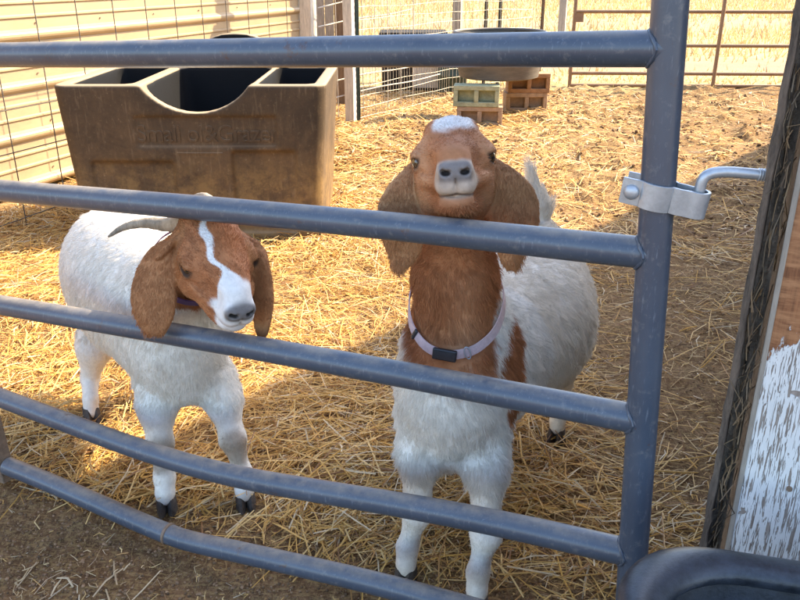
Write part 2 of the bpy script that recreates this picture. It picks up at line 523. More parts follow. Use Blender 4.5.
x0_, y0_ = scatter(26000, -1.6, 0.6, 0.95, 2.0, lambda x, y: (y + 0.33 * x < 1.62) * 1.0)
x2, y2 = scatter(9000, -0.6, 4.2, 4.2, 9.6, lambda x, y: 0.2 + 0.8 * sstep(0.45, 0.6, fbm(x * 1.5, y * 1.5, 3, 15)))
x = np.concatenate([x1, x0_, x2]); y = np.concatenate([y1, y0_, y2]); n = len(x)
r = np.where(y < 4.2, 0.0010 + 0.0045 * RNG.random(n) ** 3, 0.004 + 0.016 * RNG.random(n) ** 3)
cc = np.array([0.19, 0.115, 0.064]) * RNG.uniform(0.5, 1.6, (n, 1)) + np.array([0.02, 0.015, 0.01])
v, f, c = clods(x, y, r, cc)
M['clod'] = m_attr('dry_clods', 0.95, var=0.3, scale=120, bump=0.3, spec=0.1)
props(link('soil_clods', mesh_np(v, f, c), M['clod'], None, True, recentre=False), 'small dry clods and droppings littering the brown pen dirt', 'clods', kind='stuff')

# dry grass of the field behind the far gate
def wgrass(x, y):
    b = np.exp(-((y - 12.7) / 1.0) ** 2) + 0.85 * np.exp(-((y - 23.0) / 2.3) ** 2)
    return np.clip((1 - b) * sstep(9.9, 11.0, y) * (0.55 + 0.45 * fbm(x, y, 2, 3)), 0.02, 1)
n = 60000
y = 10.0 + 38 * RNG.random(n) ** 1.5; x = RNG.uniform(-0.72, 0.95, n) * y
keep = RNG.random(n) < wgrass(x, y); x, y = x[keep], y[keep]; n = len(x)
hgt = RNG.uniform(0.05, 0.20, n) * (0.35 + 0.65 * sstep(11, 14.5, y)) * (1 + 0.02 * y); wd = 0.006 + 0.0006 * y
a = RNG.uniform(0, 6.28, n); lean = RNG.normal(0, 0.35, (n, 2)) * hgt[:, None]
z = gh(x, y) - 0.01
p0 = np.stack([x - np.cos(a) * wd, y - np.sin(a) * wd, z], 1); p1 = np.stack([x + np.cos(a) * wd, y + np.sin(a) * wd, z], 1)
p2 = np.stack([x + lean[:, 0], y + lean[:, 1], z + hgt], 1)
v = np.stack([p0, p1, p2], 1).reshape(-1, 3); f = np.arange(n * 3).reshape(-1, 3)
cg = np.array([0.52, 0.37, 0.15]) * RNG.uniform(0.65, 1.2, (n, 1)) + RNG.uniform(0, 0.05, (n, 3))
props(link('dry_grass', mesh_np(v, f, np.repeat(cg, 3, 0)), M['straw'], None, False, recentre=False), 'dry golden grass covering the field behind the far gate', 'grass', kind='stuff')

# ================================================================ barn (right edge; throws the shade over the goats)
GATE_A = Vector((0.352, 1.172, 0)); GATE_B = Vector((-0.845, 1.762, 0))
GD = (GATE_B - GATE_A).normalized()                   # along the gate, to the left
GN = Vector((GD.y, -GD.x, 0)).normalized()
if GN.y > 0: GN = -GN                                  # towards the camera
ZV = Vector((0, 0, 1))
C0 = Vector((0.512, 1.104, 0))                         # barn corner
FD = -GD                                               # along the barn front, to the right
BD = Vector((SH_D[0], SH_D[1], 0)).normalized()        # along the barn's side, to the back
BARN_H = 3.0
barn = empty('barn', (C0.x, C0.y, 0), 'old barn corner with peeling white paint over bare wood', 'barn')

# thin weathered board whose edge faces the camera (wavy, splintered)
def wavy_board(p0, dirs, size, amp, nseg, seed):
    """upright board from p0 along dirs[0] (width) and dirs[1] (depth), its left edge uneven"""
    r = random.Random(seed); vs = []; fs = []
    for k in range(nseg + 1):
        z = size[2] * k / nseg
        j = [r.uniform(-amp, amp) for _ in range(4)]
        a = p0 + dirs[0] * j[0]; b = p0 + dirs[0] * (size[0] + j[1])
        vs += [a + ZV * z, b + ZV * z, b + dirs[1] * size[1] + ZV * z, a + dirs[1] * size[1] + ZV * z]
        if k:
            o = 4 * (k - 1)
            for q in range(4):
                fs.append((o + q, o + (q + 1) % 4, o + 4 + (q + 1) % 4, o + 4 + q))
    fs.append((3, 2, 1, 0)); o = 4 * nseg; fs.append((o, o + 1, o + 2, o + 3))
    return MB().add(vs, fs)

M['splinter'] = m_simple('splintered_ply_edge', (0.17, 0.125, 0.09), 0.85, 0.5, 14, 0.8, stretch=(6, 6, 1))
M['gap'] = m_simple('dirty_gap', (0.20, 0.155, 0.11), 0.95, 0.6, 40, 1.0, bd=0.02)
wavy_board(C0 + ZV * 0.02, (FD, BD), (0.0095, 2.6, 2.9), 0.0016, 120, 3).build('edge_board', M['splinter'], barn)
# dark packed debris behind the edge, set back
g = MB(); r = random.Random(5)
vs, fs = [], []
NS = 150
for k in range(NS + 1):
    z = 0.02 + 2.86 * k / NS
    for q in range(6):
        p = C0 + FD * (0.0105 + 0.020 * q / 5.0) + BD * (0.003 + 0.022 * fbm(np.array([z * 14.0]), np.array([q * 0.9]), 3, 7)[0] * (1 if 0 < q < 5 else 0.3))
        vs.append(p + ZV * z)
for k in range(NS):
    for q in range(5):
        a = k * 6 + q; fs.append((a, a + 1, a + 7, a + 6))
gb = g.add(vs, fs).build('packed_debris', M['gap'], barn, smooth=True)
# straw and fibre caught in the gap
n = 420
zz = RNG.uniform(0.25, 2.2, n); fx = RNG.uniform(0.011, 0.030, n); bx = RNG.uniform(0.004, 0.020, n)
P = np.array([(C0 + FD * a + BD * b + ZV * c)[:] for a, b, c in zip(fx, bx, zz)])
v, f, c = strips(P, RNG.uniform(-0.6, 0.9, n) * 0.4 + math.atan2(BD.y, BD.x), RNG.normal(1.3, 0.5, n), RNG.uniform(0.02, 0.08, n), RNG.uniform(0.0008, 0.0026, n), RNG.normal(0, 0.03, n), straw_cols(n, 0.6) * RNG.uniform(0.12, 0.5, (n, 1)) * np.array([1.0, 0.86, 0.75]))
props(link('caught_straw', mesh_np(v, f, c), M['straw'], barn), kind='stuff')
# grey trim strip, then the painted sheet
MB().box(C0 + FD * 0.0350 + BD * 0.035 + ZV * 1.45, (0.008, 0.06, 2.86), (FD, -GN, ZV)).build('trim_strip', M['grey_wood'], barn, bevel=0.002)

def m_peel():
    m = Mat('peeling_white_paint', 0.6, 0, 0.35)
    tc = m.n('ShaderNodeTexCoord').outputs['Object']
    def mp(sc_, rot=(0, 0, 0)):
        x = m.n('ShaderNodeMapping'); x.inputs['Scale'].default_value = sc_; x.inputs['Rotation'].default_value = rot
        m.l(tc, x.inputs['Vector']); return x.outputs[0]
    warp = mp((1, 1, 1))
    vert = mp((290, 290, 21), (0, 0.03, 0)); 
    grain = mp((150, 150, 8))
    wood = m.mix(m.ramp(m.noise(grain, 1.0, 5, 0.7), [(0.3, 0), (0.7, 1)]), (0.10, 0.036, 0.015), (0.33, 0.135, 0.055))
    wood = m.mix(m.ramp(m.noise(mp((9, 9, 55)), 1.0, 5, 0.7), [(0.42, 0), (0.60, 1)]), wood, (0.40, 0.19, 0.085))
    old = m.mix(m.ramp(m.noise(grain, 1.3, 4), [(0.3, 0), (0.7, 1)]), (0.20, 0.16, 0.13), (0.36, 0.30, 0.25))
    paint = m.mix(m.ramp(m.noise(mp((9, 9, 9)), 1.0, 5), [(0.3, 0), (0.7, 1)]), (0.66, 0.65, 0.62), (0.80, 0.78, 0.74))
    v1 = m.noise(vert, 1.0, 4, 0.65, 0.7)
    dens = m.noise(mp((7, 7, 5)), 1.0, 3)
    thr = m.math('ADD', v1, m.math('MULTIPLY', dens, 0.22))
    flake = m.ramp(thr, [(0.655, 0.0), (0.680, 1.0)])
    big = m.ramp(m.noise(mp((24, 24, 17)), 1.0, 3, 0.55, 0.6), [(0.70, 0), (0.708, 1)])
    gone = m.math('MAXIMUM', flake, big)
    c = m.mix(gone, paint, old)
    # upper left part has lost its paint down to orange wood; edge of the bare area is ragged
    s = m.n('ShaderNodeSeparateXYZ'); m.l(tc, s.inputs[0])
    edge = m.math('ADD', m.math('MULTIPLY', s.outputs[2], 1.0), m.math('MULTIPLY', s.outputs[0], -1.15))
    edge = m.math('ADD', edge, m.math('MULTIPLY', m.math('SUBTRACT', m.noise(mp((30, 30, 12)), 1.0, 5, 0.7), 0.5), 0.22))
    bare = m.ramp(edge, [(0.785, 0.0), (0.792, 1.0)])
    # and a narrow bare strip along the bottom of the left edge
    low = m.math('ADD', s.outputs[0], m.math('MULTIPLY', m.noise(mp((20, 20, 20)), 1.0, 3), 0.03))
    lowm = m.math('MULTIPLY', m.ramp(low, [(0.019, 1.0), (0.021, 0.0)]), m.ramp(s.outputs[2], [(0.50, 1.0), (0.53, 0.0)]))
    c = m.mix(m.math('MAXIMUM', bare, lowm), c, wood)
    h = m.math('SUBTRACT', 1.0, m.math('MAXIMUM', gone, m.math('MAXIMUM', bare, lowm)))
    h = m.math('ADD', h, m.math('MULTIPLY', m.noise(grain, 1.0, 4), 0.35))
    m.col(c); m.bump(h, 0.8, 0.0022)
    return m.m
M['peel'] = m_peel()
PF = C0 + FD * 0.0395 - GN * 0.004                     # left foot of the painted sheet, on its face
pan = bpy.data.objects.new('front_panel', None)
fp = MB().box(Vector((1.1, 0.012, 1.44)), (2.2, 0.018, 2.84)).mesh()
panel = bpy.data.objects.new('front_panel', fp); COL.objects.link(panel); fp.materials.append(M['peel'])
panel.parent = barn
panel.location = PF - C0 + ZV * 0.02
panel.rotation_euler = (0, 0, math.atan2(FD.y, FD.x))
bpy.data.objects.remove(pan)
# a nail head in the sheet
nl = MB(); q = PF + FD * 0.075 + ZV * 0.60
nl.tube([q + GN * 0.002 - GN * 0.006, q + GN * 0.0005], 0.0045, 10).build('nail', M['rust'], barn, smooth=True)
# the rest of the barn: side wall of upright boards, back, roof
M['barn_board'] = m_simple('barn_boards', (0.40, 0.37, 0.33), 0.85, 0.35, 4, 0.4, stretch=(9, 9, 1))
sw = MB()
for k in range(40):
    p = C0 + BD * (2.62 + 0.2 * k + 0.1) + FD * (0.012 + 0.002 * (k % 3))
    sw.box(p + ZV * 1.46, (0.192, 0.02, 2.9), (BD, FD, ZV))
sw.build('side_wall', M['barn_board'], barn)
rf = MB()
A = C0 + FD * (-0.02) - BD * 0.05; B = C0 + BD * 10.9 - FD * 0.02
Cc = B + FD * 5.0; Dd = A + FD * 5.0 
rf.add([A + ZV * BARN_H, B + ZV * BARN_H, Cc + ZV * 3.5, Dd + ZV * 3.5, A + ZV * (BARN_H + .05), B + ZV * (BARN_H + .05), Cc + ZV * 3.55, Dd + ZV * 3.55],
       [(3, 2, 1, 0), (4, 5, 6, 7), (0, 1, 5, 4), (1, 2, 6, 5), (2, 3, 7, 6), (3, 0, 4, 7)])
rf.build('roof', M['roof'], barn)
bw = MB(); pb = C0 + FD * 2.35
bw.box(C0 + FD * 3.6 + ZV * 1.45 - GN * 0.02, (2.5, 0.03, 2.9), (FD, GN, ZV)).build('front_wall', M['barn_board'], barn)
bw = MB().box(C0 + BD * 10.7 + FD * 2.5 + ZV * 1.45, (4.9, 0.04, 2.9), (FD, GN, ZV)).build('back_wall', M['barn_board'], barn)

# ================================================================ tan metal shed (left) 
WD = Vector((0.351, 0.936, 0)).normalized(); WN = Vector((WD.y, -WD.x, 0))   # WN: out of the wall, to the right
W0 = Vector((-2.51, 4.92, 0))
shed = empty('metal_shed', (W0.x, W0.y, 0), 'tan shed wall of ribbed metal sheets behind the wire panel', 'shed')
M['siding'] = m_simple('tan_siding', (0.37, 0.27, 0.155), 0.42, 0.12, 2.5, 0.04, stretch=(1, 1, 3), spec=0.5)
prof = []
PITCH_R = 0.305
for k in range(3):
    z = k * PITCH_R
    prof += [(z + 0.0, 0.0), (z + 0.012, 0.016), (z + 0.022, 0.027), (z + 0.034, 0.032), (z + 0.048, 0.032), (z + 0.058, 0.026), (z + 0.066, 0.014), (z + 0.074, 0.0),
             (z + 0.136, 0.0), (z + 0.144, 0.011), (z + 0.154, 0.011), (z + 0.162, 0.0), (z + 0.218, 0.0), (z + 0.226, 0.011), (z + 0.236, 0.011), (z + 0.244, 0.0)]
prof.append((3 * PITCH_R, 0.0))
for row in range(3):
    vs, fs = [], []
    for e, t in enumerate((-3.6, 4.15)):
        for (z, o) in prof:
            vs.append(W0 + WD * t + WN * (o + 0.0015 * row) + ZV * (0.03 + z + row * 3 * PITCH_R * 0.9985))
    n = len(prof)
    for i in range(n - 1):
        fs.append((i, i + n, i + n + 1, i + 1))
    o = MB().add(vs, fs).build('siding_sheet', M['siding'], shed)
    auto_smooth(o, 20)
scr = MB()
for row in range(9):
    for t in np.arange(-3.2, 4.1, 0.61):
        c = W0 + WD * (t + 0.05 * (row % 2)) + WN * 0.004 + ZV * (0.03 + row * PITCH_R + 0.105)
        scr.tube([c, c + WN * 0.005], 0.0055, 6)
props(scr.build('screw', M['rust'], shed), kind='stuff')
MB().box(W0 + WD * 4.20 - WN * 0.02 + ZV * 1.4, (0.09, 0.11, 2.8), (WD, WN, ZV)).build('corner_trim', M['white_wood'], shed, bevel=0.004)
MB().box(W0 + WD * 0.3 - WN * 1.52 + ZV * 1.4, (7.6, 2.9, 2.74), (WD, WN, ZV)).build('wall', M['siding'], shed)
rr = MB().box(W0 + WD * 0.3 - WN * 1.5 + ZV * 2.86, (8.1, 3.3, 0.06), (WD, WN, ZV)).build('roof', M['roof'], shed)
# ================================================================ the pipe gate in front of the goats
def gpt(u, v): return on_plane(u, v, GATE_A, GN)
RP = 0.0254
gate = empty('pipe_gate', (GATE_A.x, GATE_A.y, 0), 'scuffed grey pipe gate with bent lower rails in front of both goats', 'gate')
up_top = gpt(671, -8); up_bot = gpt(631, 585)
ax = (up_bot - up_top).normalized()
top_end = up_top - ax * 0.30; bot_end = up_bot + ax * 0.10
MB().tube([top_end, bot_end], RP, 28).build('upright', M['gate'], gate, smooth=True)
def end_on_post(v):
    """point on the right upright's axis seen at row v"""
    t = (v + 8) / 593.0
    return up_top.lerp(up_bot, t)
rail_px = {
    1: [(-40, 55.5), (0, 55), (200, 53.5), (400, 51), (667, 48.5)],
    2: [(-40, 186), (0, 190.5), (200, 208), (400, 227), (653, 253.8)],
    3: [(-40, 298.5), (0, 305), (130, 327), (250, 347), (400, 374), (642, 420)],
    4: [(-40, 383), (0, 397.5), (60, 420), (120, 442.5), (165, 457.5), (210, 470.5), (260, 481.5), (330, 493), (420, 508), (520, 527.5), (633, 553.5)],
    5: [(8, 466), (40, 478.5), (90, 500), (130, 518), (168, 534), (190, 541.5), (230, 550), (300, 565.5), (380, 584), (460, 606), (627, 653.5)],
}
def smooth_path(pts, it=2):
    for _ in range(it):
        q = [pts[0]]
        for a, b in zip(pts[:-1], pts[1:]):
            q += [a.lerp(b, 0.25), a.lerp(b, 0.75)]
        q.append(pts[-1]); pts = q
    return pts
LEFT_TOP = None
for k, px in rail_px.items():
    pts = [gpt(*p) for p in px]
    if k in (1, 2, 3, 4):
        d = (pts[0] - pts[1]).normalized()
        pts[0] = pts[1] + d * 0.155
    if k == 1: LEFT_TOP = pts[0].copy()
    pts = smooth_path(pts, 2) if k > 3 else pts
    MB().tube(pts, RP * (0.99 if k != 1 else 1.0), 28).build('rail', M['gate'], gate, smooth=True)
    # weld bead where the rail meets the upright
    e = pts[-1]; dd = (pts[-2] - pts[-1]).normalized()
    c = e + dd * (RP * 0.99)
    wb = MB(); ring = []
    X1 = dd.cross(ZV).normalized(); Y1 = dd.cross(X1)
    for j in range(25):
        a = 2 * math.pi * j / 24
        off = RP * (1 - math.sqrt(max(0.0, 1 - (math.cos(a) * 0.93) ** 2))) * 0.9
        ring.append(c - dd * off + (X1 * math.cos(a) + Y1 * math.sin(a)) * RP * 1.0)
    wb.tube(ring, [0.0026 + 0.0008 * math.sin(9 * j) + 0.0006 * math.sin(5 * j) for j in range(25)], 8, caps=False).build('weld', M['gate'], gate, smooth=True)
# hidden sixth rail above the frame and the left square upright, rusty
d1 = (gpt(0, 55) - gpt(655, 48.5)).normalized()
MB().tube([top_end + ax * 0.025, top_end + ax * 0.025 + (LEFT_TOP - gpt(655, 48.5))], RP, 24).build('rail', M['gate'], gate, smooth=True)
lb = gpt(4, 470); lt0 = gpt(-2, 398)
la = Vector((0, 0, 1)); la = (up_top - up_bot).normalized()
lbot = lb - la * 0.03
MB().box(lbot + la * 0.62, (0.032, 0.042, 1.24), (GD, GN, la)).build('upright', M['rust'], gate, bevel=0.003)
# crimped sleeve joint on the bottom rail
a, b = gpt(161, 530.5), gpt(176, 537)
dj = (b - a).normalized()
MB().tube([gpt(168.5, 533.6) - dj * 0.0045, gpt(168.5, 533.6) - dj * 0.003, gpt(168.5, 533.6) + dj * 0.003, gpt(168.5, 533.6) + dj * 0.0045], [RP * 1.0, RP * 1.075, RP * 1.075, RP * 1.0], 28).build('coupling', M['rust'], gate, smooth=True)

# hinge strap bolted round the upright
hc = gpt(657.5, 194)
hx = FD                                                # to the right
hz = -ax
hy = hz.cross(hx).normalized(); hx = hy.cross(hz).normalized()   # hy: away from the camera
if hy.dot(GN) > 0: hy = -hy
tilt = Matrix.Rotation(math.radians(10), 3, hy)
sx_, sz_ = tilt @ hx, tilt @ hz
strap = MB()
RS = RP + 0.0008; TH = 0.0045; HW = 0.0195
path = [(-0.050, -0.0165), (-0.036, -0.0175)]
for j in range(0, 13):
    a = math.radians(218 + j * 9)
    path.append((RS * math.cos(a), RS * math.sin(a)))
path += [(0.034, -0.017), (0.042, -0.015)]
# socket loop at the right end, then back round the far side
for j in range(0, 15):
    a = math.radians(-110 + j * 16)
    path.append((0.056 + 0.0125 * math.cos(a), -0.003 + 0.0125 * math.sin(a)))
path += [(0.037, 0.012)]
for j in range(0, 13):
    a = math.radians(30 + j * 10)
    path.append((RS * math.cos(a), RS * math.sin(a)))
path += [(-0.036, 0.0175), (-0.050, 0.0165)]
vs, fs = [], []
n = len(path)
for i, (px_, py_) in enumerate(path):
    a = Vector(path[max(i - 1, 0)]); b = Vector(path[min(i + 1, n - 1)])
    t = (b - a).normalized(); nn = Vector((t.y, -t.x))      # outward (path runs clockwise seen from above)
    for (o, w) in ((0, -HW), (0, HW), (TH, HW), (TH, -HW)):
        q = Vector((px_, py_)) + nn * o
        vs.append(hc + sx_ * q.x + hy * q.y + sz_ * w)
for i in range(n - 1):
    for q in range(4):
        a = i * 4 + q; b = i * 4 + (q + 1) % 4
        fs.append((a, b, b + 4, a + 4))
fs += [(3, 2, 1, 0), (4 * n - 4, 4 * n - 3, 4 * n - 2, 4 * n - 1)]
hs = strap.add(vs, fs).build('hinge_strap', M['galv'], gate, smooth=True, bevel=0.0012)
bo = hc + sx_ * (-0.0345) - hy * 0.0215
dome = [(0.0, 0.0115), (0.0025, 0.0112), (0.005, 0.0095), (0.0068, 0.006), (0.0074, 0.0015)]
MB().tube([bo - hy * d for d, r_ in dome], [r_ for d, r_ in dome], 18).build('bolt_head', M['galv'], hs, smooth=True)
MB().tube([bo, bo + hy * 0.046], 0.005, 10).build('bolt_shank', M['galv'], hs, smooth=True)
# hinge pin screwed into the barn edge
sk = hc + sx_ * 0.056 - hy * 0.003
p_in = C0 + ZV * (on_plane(757, 179, GATE_A, GN).z) + FD * 0.002 + BD * 0.022
top = sk + sz_ * 0.040
pin = MB()
pp = [sk - sz_ * 0.020, sk + sz_ * 0.016, sk + sz_ * 0.030]
e1 = top + (p_in - top) * 0.25 + ZV * 0.008
pp = smooth_path([sk - sz_ * 0.021, sk + sz_ * 0.02, top + ZV * 0.002, e1, p_in + (e1 - p_in) * 0.35, p_in], 2)
hp = pin.tube(pp, 0.0079, 16).build('hinge_pin', M['galv'], None, smooth=True)
props(hp, 'bent galvanised hinge pin screwed into the barn edge', 'hinge pin')
thr = MB(); dth = (p_in - e1).normalized()
for j in range(5):
    c = p_in - dth * (0.003 + 0.0036 * j)
    thr.tube([c - dth * 0.0012, c, c + dth * 0.0012], [0.0078, 0.0095, 0.0078], 14, caps=False)
thr.build('thread', M['galv'], hp, smooth=True)

# ================================================================ black tub at the lower right
def rrect(cx, cy, hx_, hy_, r, n=8):
    pts = []
    for qx, qy, a0 in ((1, 1, 0), (-1, 1, 90), (-1, -1, 180), (1, -1, 270)):
        for j in range(n + 1):
            a = math.radians(a0 + 90 * j / n)
            pts.append((cx + qx * (hx_ - r) + r * math.cos(a), cy + qy * (hy_ - r) + r * math.sin(a)))
    return pts
def loft(rings, cap0=True, cap1=True):
    n = len(rings[0]); vs = [p for g_ in rings for p in g_]; fs = []
    for i in range(len(rings) - 1):
        for j in range(n):
            fs.append((i * n + j, i * n + (j + 1) % n, (i + 1) * n + (j + 1) % n, (i + 1) * n + j))
    if cap0: fs.append(tuple(range(n))[::-1])
    if cap1: fs.append(tuple(range((len(rings) - 1) * n, len(rings) * n)))
    return vs, fs
tub_rot = math.radians(-14)
tubE = empty('feed_tub', (0.612, 0.575, 0), 'blue black plastic tub with a thick rolled rim at lower right', 'tub', rz=tub_rot)
TMx = Matrix.Translation((0.612, 0.575, 0)) @ Matrix.Rotation(tub_rot, 4, 'Z')
def tub_ring(off, z, r):
    return [TMx @ Vector((x, y, z)) for x, y in rrect(0, 0, 0.372 + off, 0.272 + off, r, 10)]
vs, fs = loft([tub_ring(-0.07, 0.012, 0.08), tub_ring(-0.05, 0.012, 0.1), tub_ring(-0.012, 0.54, 0.13), tub_ring(-0.012, 0.60, 0.13),
               tub_ring(-0.034, 0.60, 0.11), tub_ring(-0.060, 0.52, 0.10), tub_ring(-0.10, 0.06, 0.08)])
MB().add(vs, fs).build('body', M['tub_blue'], tubE, smooth=True)
prof_t = []
for j in range(15):
    a = math.radians(-110 + 340 * j / 14 * 0.94)
    prof_t.append((0.004 - 0.024 + 0.026 * math.cos(a), 0.604 + 0.019 * math.sin(a)))
vs, fs = loft([tub_ring(o, z, 0.125) for o, z in prof_t], False, False)
MB().add(vs, fs).build('rim', M['tub_blue'], tubE, smooth=True)

# ================================================================ hay feeder
FE_L, FE_R, FE_F, FE_B, FE_H = -1.765, -0.375, 4.13, 5.05, 0.825
fcx = (FE_L + FE_R) / 2; fcy = (FE_F + FE_B) / 2
feeder = empty('hay_feeder', (fcx, fcy, 0), 'large dusty black plastic hay feeder with scooped front and embossed lettering', 'feeder')
fw = (FE_R - FE_L) / 2; fd = (FE_B - FE_F) / 2
def frustum(x0, x1, y0, y1, z0, z1, dx=0.0, dy=0.0, r=0.05):
    cx, cy = (x0 + x1) / 2, (y0 + y1) / 2
    hx_, hy_ = (x1 - x0) / 2, (y1 - y0) / 2
    R0 = [Vector((x, y, z0)) for x, y in rrect(cx, cy, hx_ - dx, hy_ - dy, r, 6)]
    R1 = [Vector((x, y, z1)) for x, y in rrect(cx, cy, hx_, hy_, r, 6)]
    return MB().add(*loft([R0, R1])).mesh()
def bool_apply(base, cutters, voxel=0.011, smooth_it=4, union=()):
    bo_ = bpy.data.objects.new('tmp_base', base); COL.objects.link(bo_)
    tmp = []
    for c, op in [(u_, 'UNION') for u_ in union] + [(c_, 'DIFFERENCE') for c_ in cutters]:
        co = bpy.data.objects.new('tmp_cut', c); COL.objects.link(co); tmp.append(co)
        md = bo_.modifiers.new('b', 'BOOLEAN'); md.operation = op; md.object = co; md.solver = 'EXACT'
    rm = bo_.modifiers.new('r', 'REMESH'); rm.mode = 'VOXEL'; rm.voxel_size = voxel
    sm = bo_.modifiers.new('s', 'SMOOTH'); sm.iterations = smooth_it; sm.factor = 0.5
    dg = bpy.context.evaluated_depsgraph_get()
    res = bpy.data.meshes.new_from_object(bo_.evaluated_get(dg))
    for o in tmp + [bo_]:
        bpy.data.objects.remove(o)
    return res
def cyl_y(cx, cz, r, y0, y1, n=40, sz=1.0):
    vs = []
    for y in (y0, y1):
        for j in range(n):
            a = 2 * math.pi * j / n
            vs.append(Vector((cx + r * math.cos(a), y, cz + r * sz * math.sin(a))))
    fs = [(j, (j + 1) % n, n + (j + 1) % n, n + j) for j in range(n)] + [tuple(range(n))[::-1], tuple(range(n, 2 * n))]
    return MB().add(vs, fs).mesh()
ccx = fcx + 0.03
cut = [
    frustum(FE_L + 0.065, FE_L + 0.40, FE_F + 0.055, FE_B - 0.06, 0.30, 1.2, 0.03, 0.03, 0.05),
    frustum(FE_R - 0.37, FE_R - 0.055, FE_F + 0.055, FE_B - 0.06, 0.30, 1.2, 0.03, 0.03, 0.05),
    frustum(ccx - 0.275, ccx + 0.285, FE_F + 0.055, FE_B - 0.08, 0.16, 1.2, 0.03, 0.03, 0.05),
    cyl_y(ccx, FE_H + 0.205, 0.345, FE_F - 0.2, FE_F + 0.25),
    MB().box((fcx - 0.33, FE_F + 0.004, 0.235), (0.44, 0.06, 0.40)).mesh(),
    MB().box((fcx + 0.36, FE_F + 0.004, 0.265), (0.34, 0.06, 0.45)).mesh(),
    MB().box((fcx + 0.07, FE_F - 0.010, 0.59), (0.74, 0.06, 0.165)).mesh(),
]
back_bump = cyl_y(fcx + 0.09, FE_H - 0.03, 0.30, FE_B - 0.075, FE_B - 0.012, sz=0.74)
body = bool_apply(frustum(FE_L, FE_R, FE_F, FE_B, 0.0, FE_H, 0.055, 0.02, 0.07), cut, 0.0105, 4, [back_bump])

def m_feeder():
    m = Mat('dusty_black_poly', 0.75, 0, 0.15)
    c = m.coords('World')
    n1 = m.noise(c, 4, 6, 0.7); n2 = m.noise(c, 45, 6, 0.75); n3 = m.noise(m.coords('World', (18, 18, 3)), 3, 4)
    g = m.n('ShaderNodeNewGeometry'); s = m.n('ShaderNodeSeparateXYZ'); m.l(g.outputs['Position'], s.inputs[0])
    low = m.ramp(s.outputs[2], [(0.05, 1.0), (0.55, 0.45), (0.9, 0.25)])
    d = m.math('MULTIPLY', m.ramp(m.math('ADD', m.math('MULTIPLY', n1, 0.6), m.math('MULTIPLY', n2, 0.4)), [(0.3, 0.15), (0.66, 1.0)]), low)
    base = m.mix(m.math('MULTIPLY', d, 1.0), (0.050, 0.037, 0.026), (0.225, 0.140, 0.068))
    base = m.mix(m.math('MULTIPLY', m.ramp(n3, [(0.56, 0), (0.7, 1)]), 0.3), base, (0.30, 0.22, 0.13))
    base = m.mix(m.math('MULTIPLY', m.ramp(n2, [(0.6, 0), (0.68, 1)]), 0.35), base, (0.34, 0.27, 0.17))
    base = m.mix(m.math('MULTIPLY', m.ramp(m.noise(c, 2.6, 6, 0.7, 0.5), [(0.46, 0), (0.60, 1)]), 0.45), base, (0.038, 0.029, 0.021))
    och = m.math('MULTIPLY', m.ramp(s.outputs[2], [(0.30, 1.0), (0.50, 0.0)]), m.ramp(m.noise(c, 9, 6, 0.75), [(0.42, 0), (0.62, 1)]))
    base = m.mix(m.math('MULTIPLY', och, 0.6), base, (0.30, 0.19, 0.075))
    up = m.n('ShaderNodeSeparateXYZ'); m.l(g.outputs['Normal'], up.inputs[0])
    base = m.mix(m.math('MULTIPLY', m.ramp(up.outputs[2], [(0.3, 0.0), (0.9, 1.0)]), 0.8), base, (0.38, 0.30, 0.20))
    # pocket insides: clean black plastic, colour deepened to stand in for shade there
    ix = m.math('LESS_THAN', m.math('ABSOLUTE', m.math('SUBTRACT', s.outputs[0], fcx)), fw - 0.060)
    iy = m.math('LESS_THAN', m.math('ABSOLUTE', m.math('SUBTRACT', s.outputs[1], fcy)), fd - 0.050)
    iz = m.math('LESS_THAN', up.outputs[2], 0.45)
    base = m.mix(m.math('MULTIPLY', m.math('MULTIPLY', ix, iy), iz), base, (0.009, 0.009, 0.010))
    m.col(base); m.bump(n2, 0.25, 0.004)
    return m.m
M['feeder'] = m_feeder()
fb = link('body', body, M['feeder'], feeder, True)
# embossed words on the name panel
fc = bpy.data.curves.new('t', 'FONT'); fc.body = 'Small ol&Grazer'; fc.size = 0.122; fc.extrude = 0.0026; fc.align_x = 'CENTER'; fc.align_y = 'CENTER'; fc.space_character = 0.92; fc.bevel_depth = 0.0008
to = bpy.data.objects.new('tmp_t', fc); COL.objects.link(to)
dg = bpy.context.evaluated_depsgraph_get(); tm = bpy.data.meshes.new_from_object(to.evaluated_get(dg)); bpy.data.objects.remove(to)
tm.transform(Matrix.Translation((fcx + 0.075, FE_F + 0.0190, 0.575)) @ Matrix.Rotation(math.radians(-1.2), 4, 'X') @ Matrix.Rotation(math.radians(90), 4, 'X'))
link('lettering', tm, M['feeder'], feeder)
MB().box((fcx + 0.03, FE_F + 0.012, 0.478), (0.24, 0.012, 0.014)).build('small_print_strip', M['feeder'], feeder, bevel=0.003)

# ================================================================ wire panel before the shed wall
PA = Vector((-2.134, 4.393, 0)); SPW = 0.325
panel_e = empty('wire_panel', (PA.x, PA.y, 0), 'heavy wire stock panel standing along the tan shed wall', 'wire fence')
wm = MB(); wm.tube([PA + ZV * 0.0, PA + ZV * 1.28], 0.0032, 6); wmesh = wm.mesh()
wmesh.transform(Matrix.Translation(-PA)); wmesh.materials.append(M['wire'])
for i in range(-5, 11):
    o = bpy.data.objects.new('wire', wmesh); COL.objects.link(o); o.parent = panel_e; o.location = WD * (SPW * i)
hm = MB(); hm.tube([PA - WD * 1.7, PA + WD * 3.35], 0.0032, 6); hmesh = hm.mesh(); hmesh.transform(Matrix.Translation(-PA)); hmesh.materials.append(M['wire'])
for z in (0.06, 0.43, 0.66, 1.26):
    o = bpy.data.objects.new('wire', hmesh); COL.objects.link(o); o.parent = panel_e; o.location = WN * 0.0062 + ZV * z

